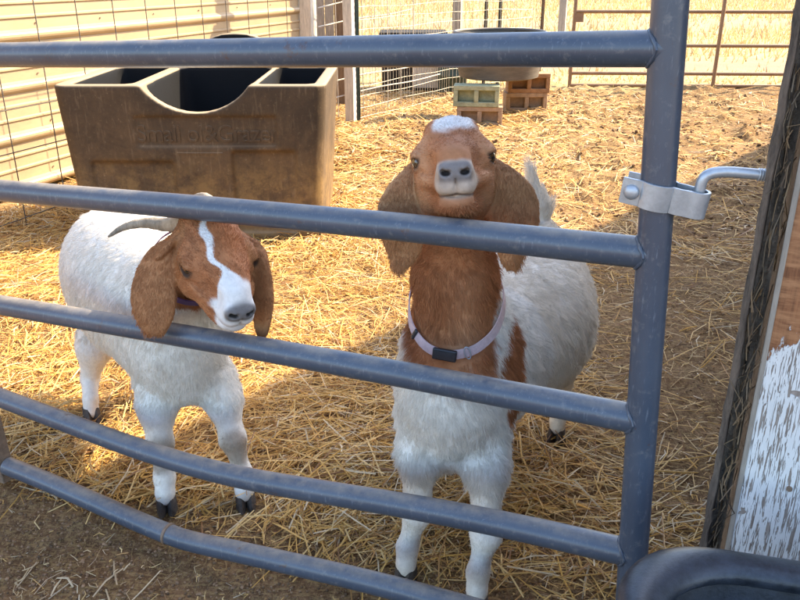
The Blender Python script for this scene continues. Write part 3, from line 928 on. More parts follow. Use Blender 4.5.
# posts and mesh fence at the back
def wood_post(p, w, h, mat, label, lean=(0, 0), name='fence_post'):
    o = MB(); t = Vector((lean[0], lean[1], 1)).normalized()
    vs, fs = [], []
    for k in range(9):
        c = Vector(p) + t * (h * k / 8.0)
        j = [random.uniform(-0.003, 0.003) for _ in range(4)]
        for (a, b), q in zip(((-1, -1), (1, -1), (1, 1), (-1, 1)), j):
            vs.append(c + WD * (a * w / 2 + q) + WN * (b * w / 2 + q))
    for k in range(8):
        for q in range(4):
            a = k * 4 + q; b = k * 4 + (q + 1) % 4; fs.append((a, b, b + 4, a + 4))
    fs += [(3, 2, 1, 0), (32, 33, 34, 35)]
    return props(o.add(vs, fs).build(name, mat, None, bevel=0.004), label, 'post', 'posts of the back fence')
P1 = Vector((-0.84, 7.76, 0)); P1.z = -0.05
wood_post(P1, 0.115, 2.1, M['white_wood'], 'square cream wooden post at the end of the shed wall')
P2 = at_y(350, 60, 7.8); P2 = Vector((P2.x, 7.8, -0.05))
wood_post(P2, 0.088, 2.0, M['white_wood'], 'slimmer pale wooden post where the fine wire mesh begins')
def t_post(p, h, label, mat=None):
    o = MB(); c = Vector(p)
    o.box(c + ZV * h / 2, (0.04, 0.005, h)); o.box(c + Vector((0, -0.0175, h / 2)), (0.005, 0.029, h))
    k = 0.1
    while k < h:
        o.box(c + Vector((0, -0.034, k)), (0.012, 0.006, 0.02)); k += 0.055
    return props(o.build('t_post', mat or M['tpost'], None), label, 'post', 'posts of the back fence')
def gp(u, y):
    q = at_y(u, 40, y); return Vector((q.x, y, -0.03))
t_post(gp(357, 7.85), 1.75, 'thin green steel stake beside the slimmer pale wooden post', M['green_plastic'])
t_post(gp(485, 9.75), 1.75, 'left of two dark steel stakes rising behind the water tub')
t_post(gp(499, 9.9), 1.75, 'right of two dark steel stakes rising behind the water tub')
t_post(gp(541, 10.2), 1.75, 'dark steel stake between the water tub and the far gate', M['brown_wood'])
wood_post(gp(457, 11.2), 0.11, 1.7, M['grey_wood'], 'grey wooden post out in the field behind the mesh fence')
wood_post(gp(561, 14.5), 0.12, 1.3, M['grey_wood'], 'lone grey post far out in the dry field')

def mesh_run(pts, h, dx, dz, rad, mb):
    for a, b in zip(pts[:-1], pts[1:]):
        L = (b - a).length; n = int(L / dx)
        for i in range(n + 1):
            p = a.lerp(b, i / n); w = random.uniform(-0.006, 0.006)
            mb.tube([p + ZV * 0.0, p + ZV * h * 0.5 + Vector((w, w, 0)), p + ZV * h], rad, 4, caps=False)
        k = 0.0
        while k <= h + 1e-6:
            s = [a.lerp(b, t) + ZV * (k + 0.008 * math.sin(9 * t + 31 * k)) for t in np.linspace(0, 1, 7)]
            mb.tube(s, rad, 4, caps=False); k += dz
mf = empty('mesh_fence', (P2.x, P2.y, 0), 'fine welded wire mesh fence running from the pale posts to the far gate', 'wire fence')
mb_ = MB()
FR = [Vector((P2.x, 7.8, 0.02)), Vector((gp(450, 9.4).x, 9.4, 0.02)), Vector((gp(541, 10.2).x, 10.2, 0.02))]
mesh_run(FR, 1.55, 0.052, 0.102, 0.0021, mb_)
props(mb_.build('mesh', M['wire_pale'], mf), kind='stuff')
# heavier old panel leaning inside it, pale long wires
old = empty('old_wire_panel', (P2.x, P2.y, 0), 'pale bent stock panel leaning against the back of the mesh fence', 'wire fence')
for k, (a, b) in enumerate((((318, 27), (412, 9)), ((318, 8), (420, -14)), ((322, 84), (430, 62)), ((334, 98), (440, 74)))):
    A_, B_ = at_y(a[0], a[1], 7.7), at_y(b[0], b[1], 8.9)
    MB().tube(smooth_path([A_, A_.lerp(B_, 0.4) + ZV * 0.015, A_.lerp(B_, 0.7) - ZV * 0.012, B_], 2), 0.006, 6).build('wire', M['white_wood'], old, smooth=True)
for k in range(7):
    t = (k + 0.5) / 7
    A_ = at_y(330 + 90 * t, 40, 7.75 + 1.0 * t); MB().tube([Vector((A_.x, A_.y, 0.05)), Vector((A_.x, A_.y, 1.35))], 0.004, 6).build('wire', M['white_wood'], old)
# boards of a lean-to between the two pale posts
lb_ = empty('lean_to_door', (-0.95, 8.9, 0), 'brown plank door between the two pale posts', 'door')
x0 = at_y(318, 40, 8.9).x
for k in range(4):
    MB().box((x0 + 0.03 + 0.098 * k, 8.9 + 0.004 * (k % 2), 0.98), (0.092, 0.025, 2.0)).build('plank', M['grey_wood'] if k < 2 else M['brown_wood'], lb_, bevel=0.003)

# ================================================================ far tube gate
fg = empty('field_gate', (2.1, 10.25, 0), 'tan tube livestock gate at the edge of the dry field', 'gate')
FGa = Vector((gp(573, 10.25).x, 10.25, 0)); FGb = Vector((FGa.x + 3.45, 10.1, 0))
for z in (0.035, 0.18, 0.51, 0.90, 1.27):
    MB().tube([FGa + ZV * z, FGb + ZV * z], 0.022, 12).build('rail', M['tan_tube'], fg, smooth=True)
for t in (0.0, 0.505, 1.0):
    p = FGa.lerp(FGb, t) - Vector((0, 0.0455 if 0 < t < 1 else 0, 0))
    MB().tube([p + ZV * 0.0, p + ZV * 1.25], 0.024, 12).build('upright', M['tan_tube'], fg, smooth=True)
MB().box(FGa + Vector((0.05, -0.03, 0.83)), (0.10, 0.012, 0.10)).build('latch_plate', M['tan_tube'], fg)

# ================================================================ blocks and water tub
def block_mesh():
    L, Wd, H = 0.425, 0.20, 0.19
    mb = MB()
    t = 0.042
    # lies on its side: the two cores open towards the camera
    mb.box((0, 0, t / 2), (L, Wd, t)); mb.box((0, 0, H - t / 2), (L, Wd, t))
    for x in (-L / 2 + t / 2, 0, L / 2 - t / 2):
        mb.box((x, 0, H / 2), (t, Wd - 0.001, H - 2 * t))
    mb.box((0, -0.02, H / 2), (L - 2 * t, 0.012, H - 2 * t - 0.001))
    return mb.mesh()
BM = block_mesh()
M['block_green'] = m_simple('green_painted_block', (0.42, 0.44, 0.27), 0.9, 0.3, 16, 0.5)
M['block_tan'] = m_simple('tan_block', (0.46, 0.32, 0.20), 0.92, 0.25, 16, 0.5)
M['block_rust'] = m_simple('orange_block', (0.42, 0.24, 0.12), 0.92, 0.3, 16, 0.5)
def block(p, rz, mat, label, s=(1, 1, 1)):
    me = BM.copy(); me.materials.clear(); me.materials.append(mat)
    o = bpy.data.objects.new('cinder_block', me); COL.objects.link(o)
    o.location = p; o.rotation_euler = (0, 0, rz); o.scale = s
    md = o.modifiers.new('bevel', 'BEVEL'); md.width = 0.004; md.segments = 1
    return props(o, label, 'cinder block', 'cinder blocks under the water tub')
bx0 = at_y(478, 115, 7.6).x
zb = float(gh(bx0, 7.62)) - 0.01
block((bx0 + 0.02, 7.66, zb), -0.10, M['block_tan'], 'tan cinder block under the green one')
block((bx0 - 0.015, 7.655, zb + 0.191), -0.12, M['block_green'], 'faded green cinder block on top of the front stack')
bx1 = at_y(528, 100, 8.4).x
zb1 = float(gh(bx1, 8.4)) - 0.01
block((bx1 - 0.03, 8.42, zb1), 0.06, M['block_tan'], 'pale cinder block on the ground at the right rear')
block((bx1 - 0.01, 8.42, zb1 + 0.191), 0.02, M['block_rust'], 'orange cinder block topping the right rear stack')
tz = max(zb, zb1) + 0.383
wt = empty('water_tub', (at_y(499, 60, 8.05).x, 8.05, tz), 'round dark rubber water tub raised on cinder blocks', 'tub')
def ring_c(c, r, z, n=40): return [Vector((c[0] + r * math.cos(2 * math.pi * j / n), c[1] + r * math.sin(2 * math.pi * j / n), z)) for j in range(n)]
cx, cy = wt.location.x, 8.05
M['tub_grey'] = m_simple('weathered_rubber', (0.15, 0.13, 0.105), 0.6, 0.3, 5, 0.2, stretch=(1, 1, 6))
prof_w = [(0.36, tz + 0.001), (0.385, tz + 0.012), (0.41, tz + 0.16), (0.418, tz + 0.175), (0.415, tz + 0.19), (0.438, tz + 0.41), (0.425, tz + 0.41), (0.395, tz + 0.10), (0.37, tz + 0.05)]
vs, fs = loft([ring_c((cx, cy), r_, z_) for r_, z_ in prof_w])
MB().add(vs, fs).build('body', M['tub_grey'], wt, smooth=True)
tor = [(0.435 + 0.016 * math.cos(a), tz + 0.415 + 0.016 * math.sin(a)) for a in np.linspace(0, 2 * math.pi, 13)]
vs, fs = loft([ring_c((cx, cy), r_, z_) for r_, z_ in tor], False, False)
MB().add(vs, fs).build('rim', M['tub_grey'], wt, smooth=True)
M['water'] = Mat('still_water', 0.05).col((0.03, 0.035, 0.03)).m
MB().add([p for p in ring_c((cx, cy), 0.415, tz + 0.33)], [tuple(range(40))]).build('water', M['water'], wt)

# dark bin with a plywood face and a green barrel behind the mesh
bn = empty('storage_bin', (at_y(418, 70, 9.6).x, 9.9, 0), 'black storage bin with a pale panel behind the mesh fence', 'bin')
bxm = bn.location.x
bl, br_ = at_y(382, 70, 9.9).x, at_y(445, 70, 9.9).x
MB().box(((bl + br_) / 2, 10.15, 0.31), (br_ - bl, 0.5, 0.62)).build('body', M['old_black'], bn, bevel=0.02)
MB().box(((bl + br_) / 2, 10.15, 0.655), (br_ - bl + 0.06, 0.56, 0.06)).build('lid', M['old_black'], bn, bevel=0.015)
MB().box((bl + 0.62 * (br_ - bl) + 0.08, 9.885, 0.30), (0.36, 0.02, 0.5)).build('panel', M['white_wood'], bn, bevel=0.003)
gb_ = empty('barrel', (at_y(447, 80, 9.8).x + 0.06, 9.75, 0), 'dark green plastic barrel between the bin and the water tub', 'barrel')
c2 = (gb_.location.x, 9.75)
prof_b = [(0.15, 0.0), (0.165, 0.015), (0.17, 0.2), (0.178, 0.21), (0.178, 0.23), (0.17, 0.24), (0.17, 0.42), (0.178, 0.43), (0.178, 0.45), (0.17, 0.46), (0.165, 0.62), (0.15, 0.64)]
vs, fs = loft([ring_c(c2, r_, z_, 24) for r_, z_ in prof_b])
MB().add(vs, fs).build('body', M['green_plastic'], gb_, smooth=True)
MB().tube([(c2[0], c2[1], 0.64), (c2[0], c2[1], 0.665)], 0.155, 24).build('lid', M['black_plastic'], gb_)
# ================================================================ the goats: one continuous skin each, grown from a distance field
def axis_coords(lo, hi, f0, f1, fine, coarse):
    a = list(np.arange(lo, f0, coarse)); b = list(np.arange(f0, f1, fine)); c = list(np.arange(f1, hi + coarse, coarse))
    return np.array(a + b + c, np.float32)

class Field:
    def __init__(s, xs, ys, zs):
        s.x, s.y, s.z = xs, ys, zs
        s.D = np.full((len(xs), len(ys), len(zs)), 1.0, np.float32)
    def box(s, c, r):
        i = [np.searchsorted(ax, (c[k] - r[k], c[k] + r[k])) for k, ax in enumerate((s.x, s.y, s.z))]
        return tuple(slice(max(a - 1, 0), b + 1) for a, b in i)
    def grid(s, sl):
        return s.x[sl[0]][:, None, None], s.y[sl[1]][None, :, None], s.z[sl[2]][None, None, :]
    def put(s, sl, d, k, sub=False):
        o = s.D[sl]
        if sub:
            d = -d; h = np.maximum(k - np.abs(o - d), 0) / k
            s.D[sl] = np.maximum(o, d) + h * h * k * 0.25
        else:
            h = np.maximum(k - np.abs(o - d), 0) / k
            s.D[sl] = np.minimum(o, d) - h * h * k * 0.25
    def cone(s, a, b, ra, rb, k=0.03, sub=False):
        a = np.array(a, float); b = np.array(b, float); R = max(ra, rb) + 0.06
        sl = s.box((a + b) / 2, np.abs(a - b) / 2 + R)
        X, Y, Z = s.grid(sl); ba = b - a; L = (ba ** 2).sum() + 1e-12
        h = np.clip(((X - a[0]) * ba[0] + (Y - a[1]) * ba[1] + (Z - a[2]) * ba[2]) / L, 0, 1)
        d = np.sqrt((X - a[0] - h * ba[0]) ** 2 + (Y - a[1] - h * ba[1]) ** 2 + (Z - a[2] - h * ba[2]) ** 2) - (ra + (rb - ra) * h)
        s.put(sl, d.astype(np.float32), k, sub)
    def ell(s, c, r, axes=None, k=0.03, sub=False):
        c = np.array(c, float); r = np.array(r, float)
        A = np.eye(3) if axes is None else np.array([list(v) for v in axes], float)
        ext = np.sqrt((A ** 2 * (r[:, None] ** 2)).sum(0)) + 0.06
        sl = s.box(c, ext); X, Y, Z = s.grid(sl)
        q = [A[i, 0] * (X - c[0]) + A[i, 1] * (Y - c[1]) + A[i, 2] * (Z - c[2]) for i in range(3)]
        k0 = np.sqrt(sum((q[i] / r[i]) ** 2 for i in range(3))) + 1e-9
        k1 = np.sqrt(sum((q[i] / r[i] ** 2) ** 2 for i in range(3))) + 1e-9
        s.put(sl, (k0 * (k0 - 1) / k1).astype(np.float32), k, sub)
    def nets(s):
        D = s.D; S = D < 0
        c = [S[i:S.shape[0] - 1 + i, j:S.shape[1] - 1 + j, k:S.shape[2] - 1 + k] for i in (0, 1) for j in (0, 1) for k in (0, 1)]
        tot = sum(a.astype(np.int8) for a in c)
        act = (tot > 0) & (tot < 8)
        I, J, K = np.nonzero(act); N = len(I)
        idx = np.full(act.shape, -1, np.int32); idx[I, J, K] = np.arange(N)
        off = [(i, j, k) for i in (0, 1) for j in (0, 1) for k in (0, 1)]
        val = np.stack([D[I + i, J + j, K + k] for i, j, k in off], 1)
        pos = np.stack([np.stack([s.x[I + i], s.y[J + j], s.z[K + k]], 1) for i, j, k in off], 1)
        acc = np.zeros((N, 3)); cnt = np.zeros(N)
        for a in range(8):
            for b in range(a + 1, 8):
                if sum(abs(off[a][q] - off[b][q]) for q in range(3)) != 1: continue
                m_ = (val[:, a] < 0) != (val[:, b] < 0)
                t = val[:, a] / np.where(m_, val[:, a] - val[:, b], 1)
                p = pos[:, a] + (pos[:, b] - pos[:, a]) * t[:, None]
                acc[m_] += p[m_]; cnt[m_] += 1
        V = acc / cnt[:, None]; Fs = []
        e = S[:-1, 1:-1, 1:-1] != S[1:, 1:-1, 1:-1]; i, j, k = np.nonzero(e); j = j + 1; k = k + 1
        q = np.stack([idx[i, j - 1, k - 1], idx[i, j, k - 1], idx[i, j, k], idx[i, j - 1, k]], 1); fl = S[i, j, k]; Fs.append(np.where(fl[:, None], q, q[:, ::-1]))
        e = S[1:-1, :-1, 1:-1] != S[1:-1, 1:, 1:-1]; i, j, k = np.nonzero(e); i = i + 1; k = k + 1
        q = np.stack([idx[i - 1, j, k - 1], idx[i - 1, j, k], idx[i, j, k], idx[i, j, k - 1]], 1); fl = S[i, j, k]; Fs.append(np.where(fl[:, None], q, q[:, ::-1]))
        e = S[1:-1, 1:-1, :-1] != S[1:-1, 1:-1, 1:]; i, j, k = np.nonzero(e); i = i + 1; j = j + 1
        q = np.stack([idx[i - 1, j - 1, k], idx[i, j - 1, k], idx[i, j, k], idx[i - 1, j, k]], 1); fl = S[i, j, k]; Fs.append(np.where(fl[:, None], q, q[:, ::-1]))
        return V, np.concatenate(Fs)

class Frame:
    """head frame: o = midpoint between the eyes, R to the right seen from the front of the picture, F forward, U up"""
    def __init__(s, o, F, R, sc_=1.0):
        s.o = np.array(o, float); s.F = np.array(F, float); s.F /= np.linalg.norm(s.F)
        R = np.array(R, float); R = R - s.F * R.dot(s.F); s.R = R / np.linalg.norm(R)
        s.U = np.cross(s.F, s.R); 
        if s.U[2] < 0: s.U = -s.U
        s.s = sc_
    def __call__(s, r, f, u): return s.o + s.s * (s.R * r + s.F * f + s.U * u)
    def axes(s, rot=0.0, about='F'):
        R, F, U = s.R, s.F, s.U; c, q = math.cos(rot), math.sin(rot)
        if about == 'F': R, U = R * c + U * q, U * c - R * q
        if about == 'R': F, U = F * c + U * q, U * c - F * q
        if about == 'U': R, F = R * c + F * q, F * c - R * q
        return (R, F, U)
    def local(s, P):
        d = (P - s.o) / s.s
        return d @ s.R, d @ s.F, d @ s.U

def build_head(fd, H, roman=0.0):
    s = H.s; ax = H.axes()
    E = lambda c, r, k=0.02, axes=None, sub=False: fd.ell(H(*c), np.array(r) * s, axes or ax, k * s, sub)
    Cn = lambda a, b, ra, rb, k=0.02: fd.cone(H(*a), H(*b), ra * s, rb * s, k * s)
    E((0, -0.050, 0.010), (0.058, 0.078, 0.062), 0.03)
    E((0, -0.012, 0.030), (0.046, 0.058, 0.044), 0.03)
    for q in (-1, 1):
        E((q * 0.046, 0.002, 0.010), (0.028, 0.036, 0.026), 0.022, H.axes(-q * 0.5, 'U'))
        E((q * 0.039, -0.028, -0.050), (0.034, 0.060, 0.052), 0.03)
        E((q * 0.031, 0.036, -0.024), (0.031, 0.060, 0.036), 0.03)
        E((q * 0.030, -0.075, 0.052), (0.016, 0.018, 0.016), 0.025)          # horn seats
    Cn((0, 0.010, 0.014), (0, 0.115, 0.000 + 0.3 * roman), 0.040, 0.025, 0.03)
    E((0, 0.062, 0.012 + roman), (0.033, 0.072, 0.028 + roman * 0.5), 0.03)
    Cn((0, 0.030, -0.026), (0, 0.112, -0.024), 0.044, 0.030, 0.025)
    E((0, 0.134, -0.008), (0.027, 0.024, 0.020), 0.018)
    for q in (-1, 1):
        E((q * 0.0125, 0.126, -0.030), (0.0215, 0.028, 0.0180), 0.010)
        E((q * 0.0165, 0.146, -0.004), (0.0115, 0.011, 0.011), 0.010)           # nostril wings
    E((0, 0.108, -0.0555), (0.029, 0.036, 0.0170), 0.005)
    E((0, 0.060, -0.056), (0.034, 0.060, 0.030), 0.03)
    Cn((0, 0.070, -0.060), (0, -0.030, -0.072), 0.028, 0.044, 0.03)
    for q in (-1, 1):
        E((q * 0.049, 0.092, 0.004), (0.013, 0.032, 0.016), 0.018, H.axes(q * 0.25, 'U'), True)   # hollow beside the bridge
        E((q * 0.049, 0.082, -0.052), (0.014, 0.036, 0.012), 0.018, H.axes(q * 0.25, 'U'), True)  # hollow behind the lips
    # mouth, nostrils, philtrum
    E((0, 0.142, -0.0455), (0.028, 0.012, 0.0010), 0.006, None, True)
    for q in (-1, 1):
        E((q * 0.0150, 0.160, -0.0065), (0.0095, 0.014, 0.0042), 0.004, H.axes(q * -0.40), True)
        E((q * 0.0200, 0.154, -0.0035), (0.0040, 0.012, 0.0045), 0.004, None, True)
    E((0, 0.158, -0.030), (0.0016, 0.014, 0.016), 0.005, None, True)
    # eye sockets with lids
    for q in (-1, 1):
        E((q * 0.068, 0.020, 0.004), (0.011, 0.017, 0.0105), 0.007, H.axes(-q * 0.55, 'U'), True)
        E((q * 0.0585, 0.019, 0.0170), (0.012, 0.021, 0.0050), 0.008, H.axes(-q * 0.55, 'U'))
        E((q * 0.0600, 0.046, -0.012), (0.0040, 0.026, 0.0035), 0.010, H.axes(q * 0.45, 'U'), True)   # tear groove
        E((q * 0.0575, 0.020, -0.0098), (0.011, 0.018, 0.0042), 0.008, H.axes(-q * 0.55, 'U'))

EAR_PTS = []
def build_ear(fd, pts, th=0.0048, curl=0.0):
    """pts: (world point, half width, width direction) from root to tip; a thin drooping leaf"""
    n = 16
    P = np.array([list(p[0]) for p in pts], float); W = np.array([p[1] for p in pts]); Dv = np.array([list(p[2]) for p in pts], float)
    t = np.linspace(0, len(pts) - 1, n)
    Pi = np.stack([np.interp(t, np.arange(len(pts)), P[:, k]) for k in range(3)], 1)
    for _ in range(2):
        Pi[1:-1] = 0.25 * Pi[:-2] + 0.5 * Pi[1:-1] + 0.25 * Pi[2:]
    EAR_PTS.append(Pi.copy())
    Wi = np.interp(t, np.arange(len(pts)), W); Di = np.stack([np.interp(t, np.arange(len(pts)), Dv[:, k]) for k in range(3)], 1)
    for i in range(n):
        tg = Pi[min(i + 1, n - 1)] - Pi[max(i - 1, 0)]; L = np.linalg.norm(tg) / (2 if 0 < i < n - 1 else 1); tg = tg / np.linalg.norm(tg)
        w = Di[i] - tg * Di[i].dot(tg); w /= np.linalg.norm(w); nn = np.cross(tg, w)
        for sg in (-1, 1):
            # two half leaves meeting at a slight fold
            wv = w * math.cos(curl) + nn * math.sin(curl) * sg * sg * (1 if sg > 0 else -1)
            nv = np.cross(tg, wv)
            fd.ell(Pi[i] + wv * Wi[i] * 0.45 * sg, (Wi[i] * 0.60, L * 1.25 + 0.006, th), (wv, tg, nv), 0.008)

def build_leg(fd, pts, k=0.03):
    """pts: (point, radius) from shoulder to fetlock"""
    for (a, ra), (b, rb) in zip(pts[:-1], pts[1:]):
        fd.cone(a, b, ra, rb, k)

def hoof_parts(goat, p, fwd, s=1.0):
    """two claws of one hoof, p on the ground"""
    f = Vector((fwd[0], fwd[1], 0)).normalized(); r_ = Vector((f.y, -f.x, 0))
    hf = None
    for q in (-1, 1):
        c = Vector(p) + r_ * (0.0125 * s * q)
        rings = []
        for (z, l0, l1, w) in ((0.0, -0.030, 0.042, 0.0135), (0.012, -0.029, 0.039, 0.0135), (0.030, -0.026, 0.029, 0.0125), (0.046, -0.022, 0.016, 0.0105)):
            rg = []
            for j in range(12):
                a = 2 * math.pi * j / 12
                x = (l0 + l1) / 2 + (l1 - l0) / 2 * math.cos(a); y = w * math.sin(a) * (1.0 - 0.25 * max(0, math.cos(a)))
                rg.append(c + (f * x + r_ * y) * s + ZV * z * s)
            rings.append(rg)
        MB().add(*loft(rings)).build('hoof', M['hoof'], goat, smooth=True)

M['skin'] = m_attr('goat_coat', 0.75, var=0.14, scale=70, bump=0.15, spec=0.25)
def m_hair():
    m = Mat('goat_hair', 0.55, 0, 0.25)
    c = m.attr('col'); m.col(c)
    tr = m.n('ShaderNodeBsdfTranslucent'); m.l(c, tr.inputs[0])
    mx = m.n('ShaderNodeMixShader'); mx.inputs[0].default_value = 0.25
    out = [x for x in m.t.nodes if x.type == 'OUTPUT_MATERIAL'][0]
    m.l(m.b.outputs[0], mx.inputs[1]); m.l(tr.outputs[0], mx.inputs[2]); m.l(mx.outputs[0], out.inputs[0])
    return m.m
M['hair'] = m_hair()

def relax(V, F, it=2, lam=0.5):
    n = len(V)
    e = np.concatenate([F[:, [0, 1]], F[:, [1, 2]], F[:, [2, 3]], F[:, [3, 0]]])
    deg = np.bincount(e[:, 0], minlength=n) + np.bincount(e[:, 1], minlength=n)
    for _ in range(it):
        for lm in (lam, -lam * 1.04):
            acc = np.zeros_like(V)
            for c in range(3):
                acc[:, c] = np.bincount(e[:, 0], V[e[:, 1], c], n) + np.bincount(e[:, 1], V[e[:, 0], c], n)
            V = V + lm * (acc / deg[:, None] - V)
    return V

def normals_of(V, F):
    a = V[F[:, 2]] - V[F[:, 0]]; b = V[F[:, 3]] - V[F[:, 1]]
    fn = np.cross(a, b); N = np.zeros_like(V)
    for c in range(4):
        for k in range(3):
            N[:, k] += np.bincount(F[:, c], fn[:, k], len(V))
    return N / (np.linalg.norm(N, axis=1, keepdims=True) + 1e-12), np.linalg.norm(fn, axis=1) * 0.5

def grow_fur(goat, V, F, N, area, paint, flow, length, count, density, name='fur'):
    w = area * density(V[F].mean(1)); w = w / w.sum()
    f = RNG.choice(len(F), count, p=w)
    a, b = RNG.random(count), RNG.random(count)
    q = F[f]
    bil = lambda A: (A[q[:, 0]] * ((1 - a) * (1 - b))[:, None] + A[q[:, 1]] * (a * (1 - b))[:, None] + A[q[:, 2]] * (a * b)[:, None] + A[q[:, 3]] * ((1 - a) * b)[:, None])
    P = bil(V); Nn = bil(N); Nn /= np.linalg.norm(Nn, axis=1, keepdims=True)
    fl = flow(P); fl = fl - Nn * (fl * Nn).sum(1)[:, None]; fl /= (np.linalg.norm(fl, axis=1, keepdims=True) + 1e-6)
    clump = np.stack([vnoise(P[:, 0] * 70 + k * 9, P[:, 2] * 70 + P[:, 1] * 50, 300 + k) - 0.5 for k in range(3)], 1)
    L0 = length(P); clump = clump * np.clip(L0 / 0.018, 0.15, 1.0)[:, None]
    L = L0 * RNG.uniform(0.6, 1.2, count)
    d1 = fl * 0.80 + Nn * RNG.uniform(0.22, 0.5, (count, 1)) + clump * 0.45 + RNG.normal(0, 0.10, (count, 3))
    d2 = fl * 1.0 + Nn * 0.05 + clump * 0.85 + RNG.normal(0, 0.14, (count, 3)) + np.array([0, 0, -0.12])
    p0 = P - Nn * 0.001; p1 = p0 + d1 * (L * 0.34)[:, None]; p2 = p1 + (d1 * 0.4 + d2 * 0.6) * (L * 0.33)[:, None]; p3 = p2 + d2 * (L * 0.33)[:, None]
    pts = np.stack([p0, p1, p2, p3], 1).astype(np.float32)
    base_c = paint(P); dk = (base_c.max(1) < 0.6)[:, None]
    C = base_c * np.where(dk, RNG.uniform(0.92, 1.42, (count, 1)), RNG.uniform(0.92, 1.14, (count, 1)))
    cv = bpy.data.hair_curves.new(name)
    cv.add_curves([4] * count)
    loc = np.array(goat.location[:], np.float32)
    cv.points.foreach_set('position', (pts - loc).ravel())
    rad = cv.attributes.get('radius') or cv.attributes.new('radius', 'FLOAT', 'POINT')
    rad.data.foreach_set('value', np.tile(np.array([0.00042, 0.00036, 0.00026, 0.00008], np.float32), count))
    ca = cv.attributes.new('col', 'FLOAT_COLOR', 'POINT')
    c4 = np.ones((count, 4, 4), np.float32); c4[:, :, :3] = np.clip(C, 0, 1)[:, None, :]
    ca.data.foreach_set('color', c4.ravel())
    cv.materials.append(M['hair'])
    o = bpy.data.objects.new(name, cv); COL.objects.link(o); o.parent = goat
    return o

def m_eye():
    m = Mat('goat_eye', 0.08, 0, 0.6)
    tc = m.n('ShaderNodeTexCoord').outputs['Object']
    s = m.n('ShaderNodeSeparateXYZ'); m.l(tc, s.inputs[0])
    # local z is the optical axis, x the long axis of the slit pupil
    rr = m.math('SQRT', m.math('ADD', m.math('MULTIPLY', s.outputs[0], s.outputs[0]), m.math('MULTIPLY', s.outputs[1], s.outputs[1])))
    iris = m.ramp(rr, [(0.0, (0.10, 0.05, 0.016)), (0.0085, (0.07, 0.032, 0.010)), (0.0095, (0.02, 0.012, 0.008))])
    px = m.math('ABSOLUTE', s.outputs[0]); py = m.math('ABSOLUTE', s.outputs[1])
    pup = m.math('MULTIPLY', m.math('LESS_THAN', px, 0.0062), m.math('LESS_THAN', py, 0.0024))
    m.col(m.mix(pup, iris, (0.004, 0.004, 0.004)))
    m.b.inputs['Coat Weight'].default_value = 0.6; m.b.inputs['Coat Roughness'].default_value = 0.02
    return m.m
M['eye'] = m_eye()
def add_eye(goat, c, look, r=0.0135):
    bm = bmesh.new(); bmesh.ops.create_uvsphere(bm, u_segments=24, v_segments=16, radius=r)
    me = bpy.data.meshes.new('m'); bm.to_mesh(me); bm.free(); me.materials.append(M['eye'])
    me.polygons.foreach_set('use_smooth', [True] * len(me.polygons))
    o = bpy.data.objects.new('eye', me); COL.objects.link(o); o.parent = goat
    o.location = Vector(c) - goat.location
    look = Vector(look).normalized(); x = Vector((0, -1, 0.0)); x = (x - look * x.dot(look)).normalized(); y = look.cross(x)
    o.rotation_euler = Matrix((x, y, look)).transposed().to_euler()
    return o

def ring_collar(goat, fd, c, nrm, half_w, thick, mat, name='collar', lift=0.004, n=64, r0=0.03, r1=0.2):
    """strap round the neck: outward from c find the skin, then lay a band on it"""
    c = np.array(c, float); nrm = np.array(nrm, float); nrm /= np.linalg.norm(nrm)
    x = np.cross(nrm, [0, 0, 1.0]); x = x / np.linalg.norm(x); y = np.cross(nrm, x)
    rs = np.linspace(r0, r1, 90); cs = []
    for j in range(n):
        a = 2 * math.pi * j / n; d = x * math.cos(a) + y * math.sin(a)
        pr = r1
        for r_ in rs:
            p = c + d * r_
            i = [min(np.searchsorted(ax_, p[k]), len(ax_) - 1) for k, ax_ in enumerate((fd.x, fd.y, fd.z))]
            if fd.D[i[0], i[1], i[2]] > 0: pr = r_; break
        cs.append(pr)
    cs = np.array(cs)
    for _ in range(4): cs = 0.25 * np.roll(cs, 1) + 0.5 * cs + 0.25 * np.roll(cs, -1)
    def val(p):
        i = [min(max(np.searchsorted(ax_, p[k]), 1), len(ax_) - 2) for k, ax_ in enumerate((fd.x, fd.y, fd.z))]
        D = fd.D
        g = np.array([(D[i[0] + 1, i[1], i[2]] - D[i[0] - 1, i[1], i[2]]) / (fd.x[i[0] + 1] - fd.x[i[0] - 1]),
                      (D[i[0], i[1] + 1, i[2]] - D[i[0], i[1] - 1, i[2]]) / (fd.y[i[1] + 1] - fd.y[i[1] - 1]),
                      (D[i[0], i[1], i[2] + 1] - D[i[0], i[1], i[2] - 1]) / (fd.z[i[2] + 1] - fd.z[i[2] - 1])])
        return g / (np.linalg.norm(g) + 1e-9)
    P = np.array([c + (x * math.cos(2 * math.pi * j / n) + y * math.sin(2 * math.pi * j / n)) * cs[j] for j in range(n)])
    G = np.array([val(p) for p in P])
    for _ in range(5): G = 0.25 * np.roll(G, 1, 0) + 0.5 * G + 0.25 * np.roll(G, -1, 0)
    G /= np.linalg.norm(G, axis=1, keepdims=True)
    rings = []
    pos = []
    for j in range(n):
        d = G[j]; t = P[(j + 1) % n] - P[j - 1]; t /= np.linalg.norm(t)
        w = np.cross(d, t); w /= np.linalg.norm(w)
        if w @ nrm < 0: w = -w
        p = P[j] + d * lift; pos.append((Vector(p), Vector(d), Vector(w)))
        rings.append([Vector(p - w * half_w), Vector(p + w * half_w), Vector(p + w * half_w + d * thick), Vector(p - w * half_w + d * thick)])
    vs = [v for g_ in rings for v in g_]; fs = []
    for j in range(n):
        k = (j + 1) % n
        for q in range(4):
            fs.append((j * 4 + q, j * 4 + (q + 1) % 4, k * 4 + (q + 1) % 4, k * 4 + q))
    o = MB().add(vs, fs).build(name, mat, goat, smooth=True)
    return o, pos

